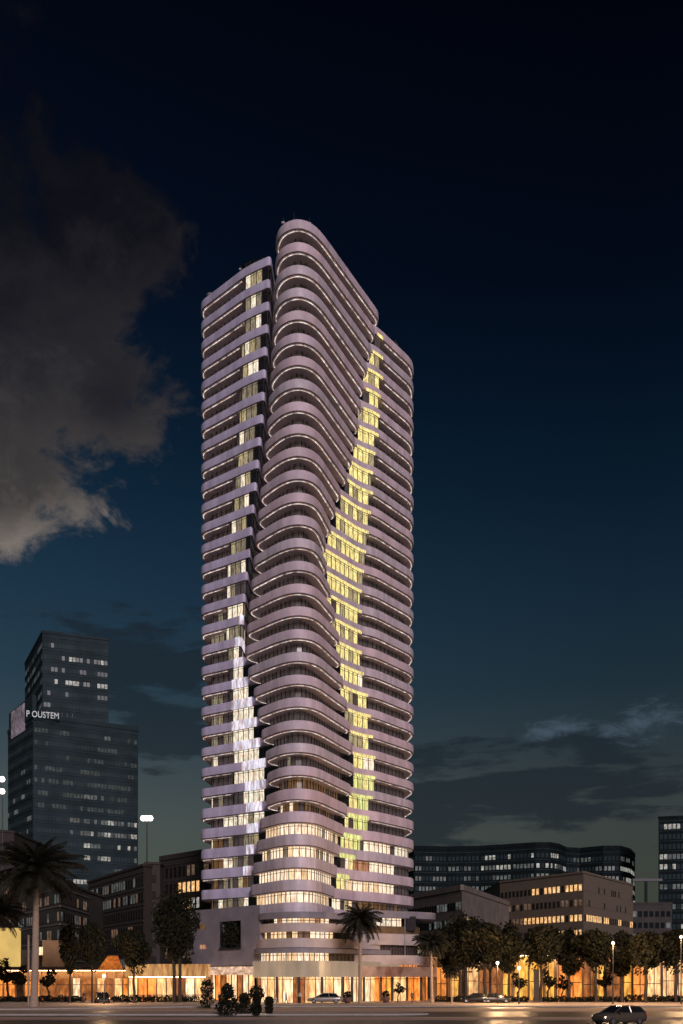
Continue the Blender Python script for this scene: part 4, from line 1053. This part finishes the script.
# large lit cloud, upper left
big = math_('MAXIMUM', blob(-20, 330, 165, 240), blob(-30, 470, 150, 95))
big = math_('MAXIMUM', big, blob(90, 240, 95, 90)); big = math_('MAXIMUM', big, blob(105, 400, 85, 75))
big = math_('MAXIMUM', big, -1.2)
nz1 = noise(1, 1.15, 5.5, 1.7, 12, .62, .35); nz2 = noise(1, 1.35, 17, 5.0, 10, .66, .5); nz3 = noise(1, 1.5, 60, 2.0, 6, .6, .2)
den = math_('ADD', math_('MULTIPLY_ADD', big, .62, .07), math_('MULTIPLY', math_('SUBTRACT', nz1, .5), 1.35))
den = math_('ADD', den, math_('ADD', math_('MULTIPLY', math_('SUBTRACT', nz2, .5), .85), math_('MULTIPLY', math_('SUBTRACT', nz3, .5), .22)))
a_edge = sstep(den, -.03, .26)
cl_c = n.new('ShaderNodeValToRGB'); e_ = cl_c.color_ramp
e_.elements[0].position = 0; e_.elements[0].color = srgb((5, 7, 14)); e_.elements[1].position = 1; e_.elements[1].color = srgb((124, 115, 108))
for p_, c_ in ((.25, (19, 19, 25)), (.5, (40, 39, 43)), (.75, (66, 62, 61))): x1 = e_.elements.new(p_); x1.color = srgb(c_)
hgt = n.new('ShaderNodeMapRange'); l.new(el, hgt.inputs['Value']); hgt.inputs['From Min'].default_value = ang_of(60, 90)[1]; hgt.inputs['From Max'].default_value = ang_of(60, 560)[1]
sh = math_('ADD', math_('MULTIPLY', hgt.outputs[0], .80), math_('MULTIPLY', math_('SUBTRACT', nz1, .5), .55)); sh = math_('ADD', sh, math_('MULTIPLY', math_('SUBTRACT', nz2, .5), .50))
rim = math_('MULTIPLY', math_('SUBTRACT', 1, sstep(den, .08, .50)), math_('MULTIPLY', hgt.outputs[0], .24))
sh = math_('ADD', math_('ADD', sh, rim), .045)
l.new(sh, cl_c.inputs[0])
col = mixc(math_('MULTIPLY', a_edge, .92), col, cl_c.outputs[0])
bg = n.new('ShaderNodeBackground'); l.new(col, bg.inputs[0]); bg.inputs[1].default_value = 1.0
sky = n.new('ShaderNodeTexSky'); sky.sky_type = 'NISHITA'; sky.sun_disc = False; sky.sun_elevation = R(-8); sky.sun_rotation = R(-60)
bg2 = n.new('ShaderNodeBackground'); l.new(sky.outputs[0], bg2.inputs[0]); bg2.inputs[1].default_value = .05
ad = n.new('ShaderNodeAddShader'); l.new(bg.outputs[0], ad.inputs[0]); l.new(bg2.outputs[0], ad.inputs[1]); l.new(ad.outputs[0], out.inputs[0])

sun = bpy.data.lights.new('moon_light', 'SUN'); sun.energy = 1.75; sun.angle = R(12); sun.color = (1.0, .86, .93)
so = bpy.data.objects.new('moon_light', sun); COL.objects.link(so)
# light comes from behind the camera, a little from the right, 16 degrees high
dv = Vector((math.sin(R(14))*-1, math.cos(R(14)), -math.tan(R(20)))); so.rotation_euler = dv.to_track_quat('-Z', 'Y').to_euler(); so.location = (20, -20, 60)

cam = bpy.data.cameras.new('Camera'); co = bpy.data.objects.new('Camera', cam); COL.objects.link(co); scene.camera = co
cam.sensor_fit = 'VERTICAL'; cam.sensor_height = 24; cam.lens = F/1024*24; cam.shift_y = (HY-512)/1024; cam.clip_end = 6000; cam.clip_start = .5
co.location = (0, 0, CH); co.rotation_euler = (R(90), 0, 0)
scene.view_settings.view_transform = 'Standard'; scene.view_settings.look = 'None'; scene.view_settings.exposure = 0; scene.view_settings.gamma = 1
scene.render.resolution_x = 683; scene.render.resolution_y = 1024
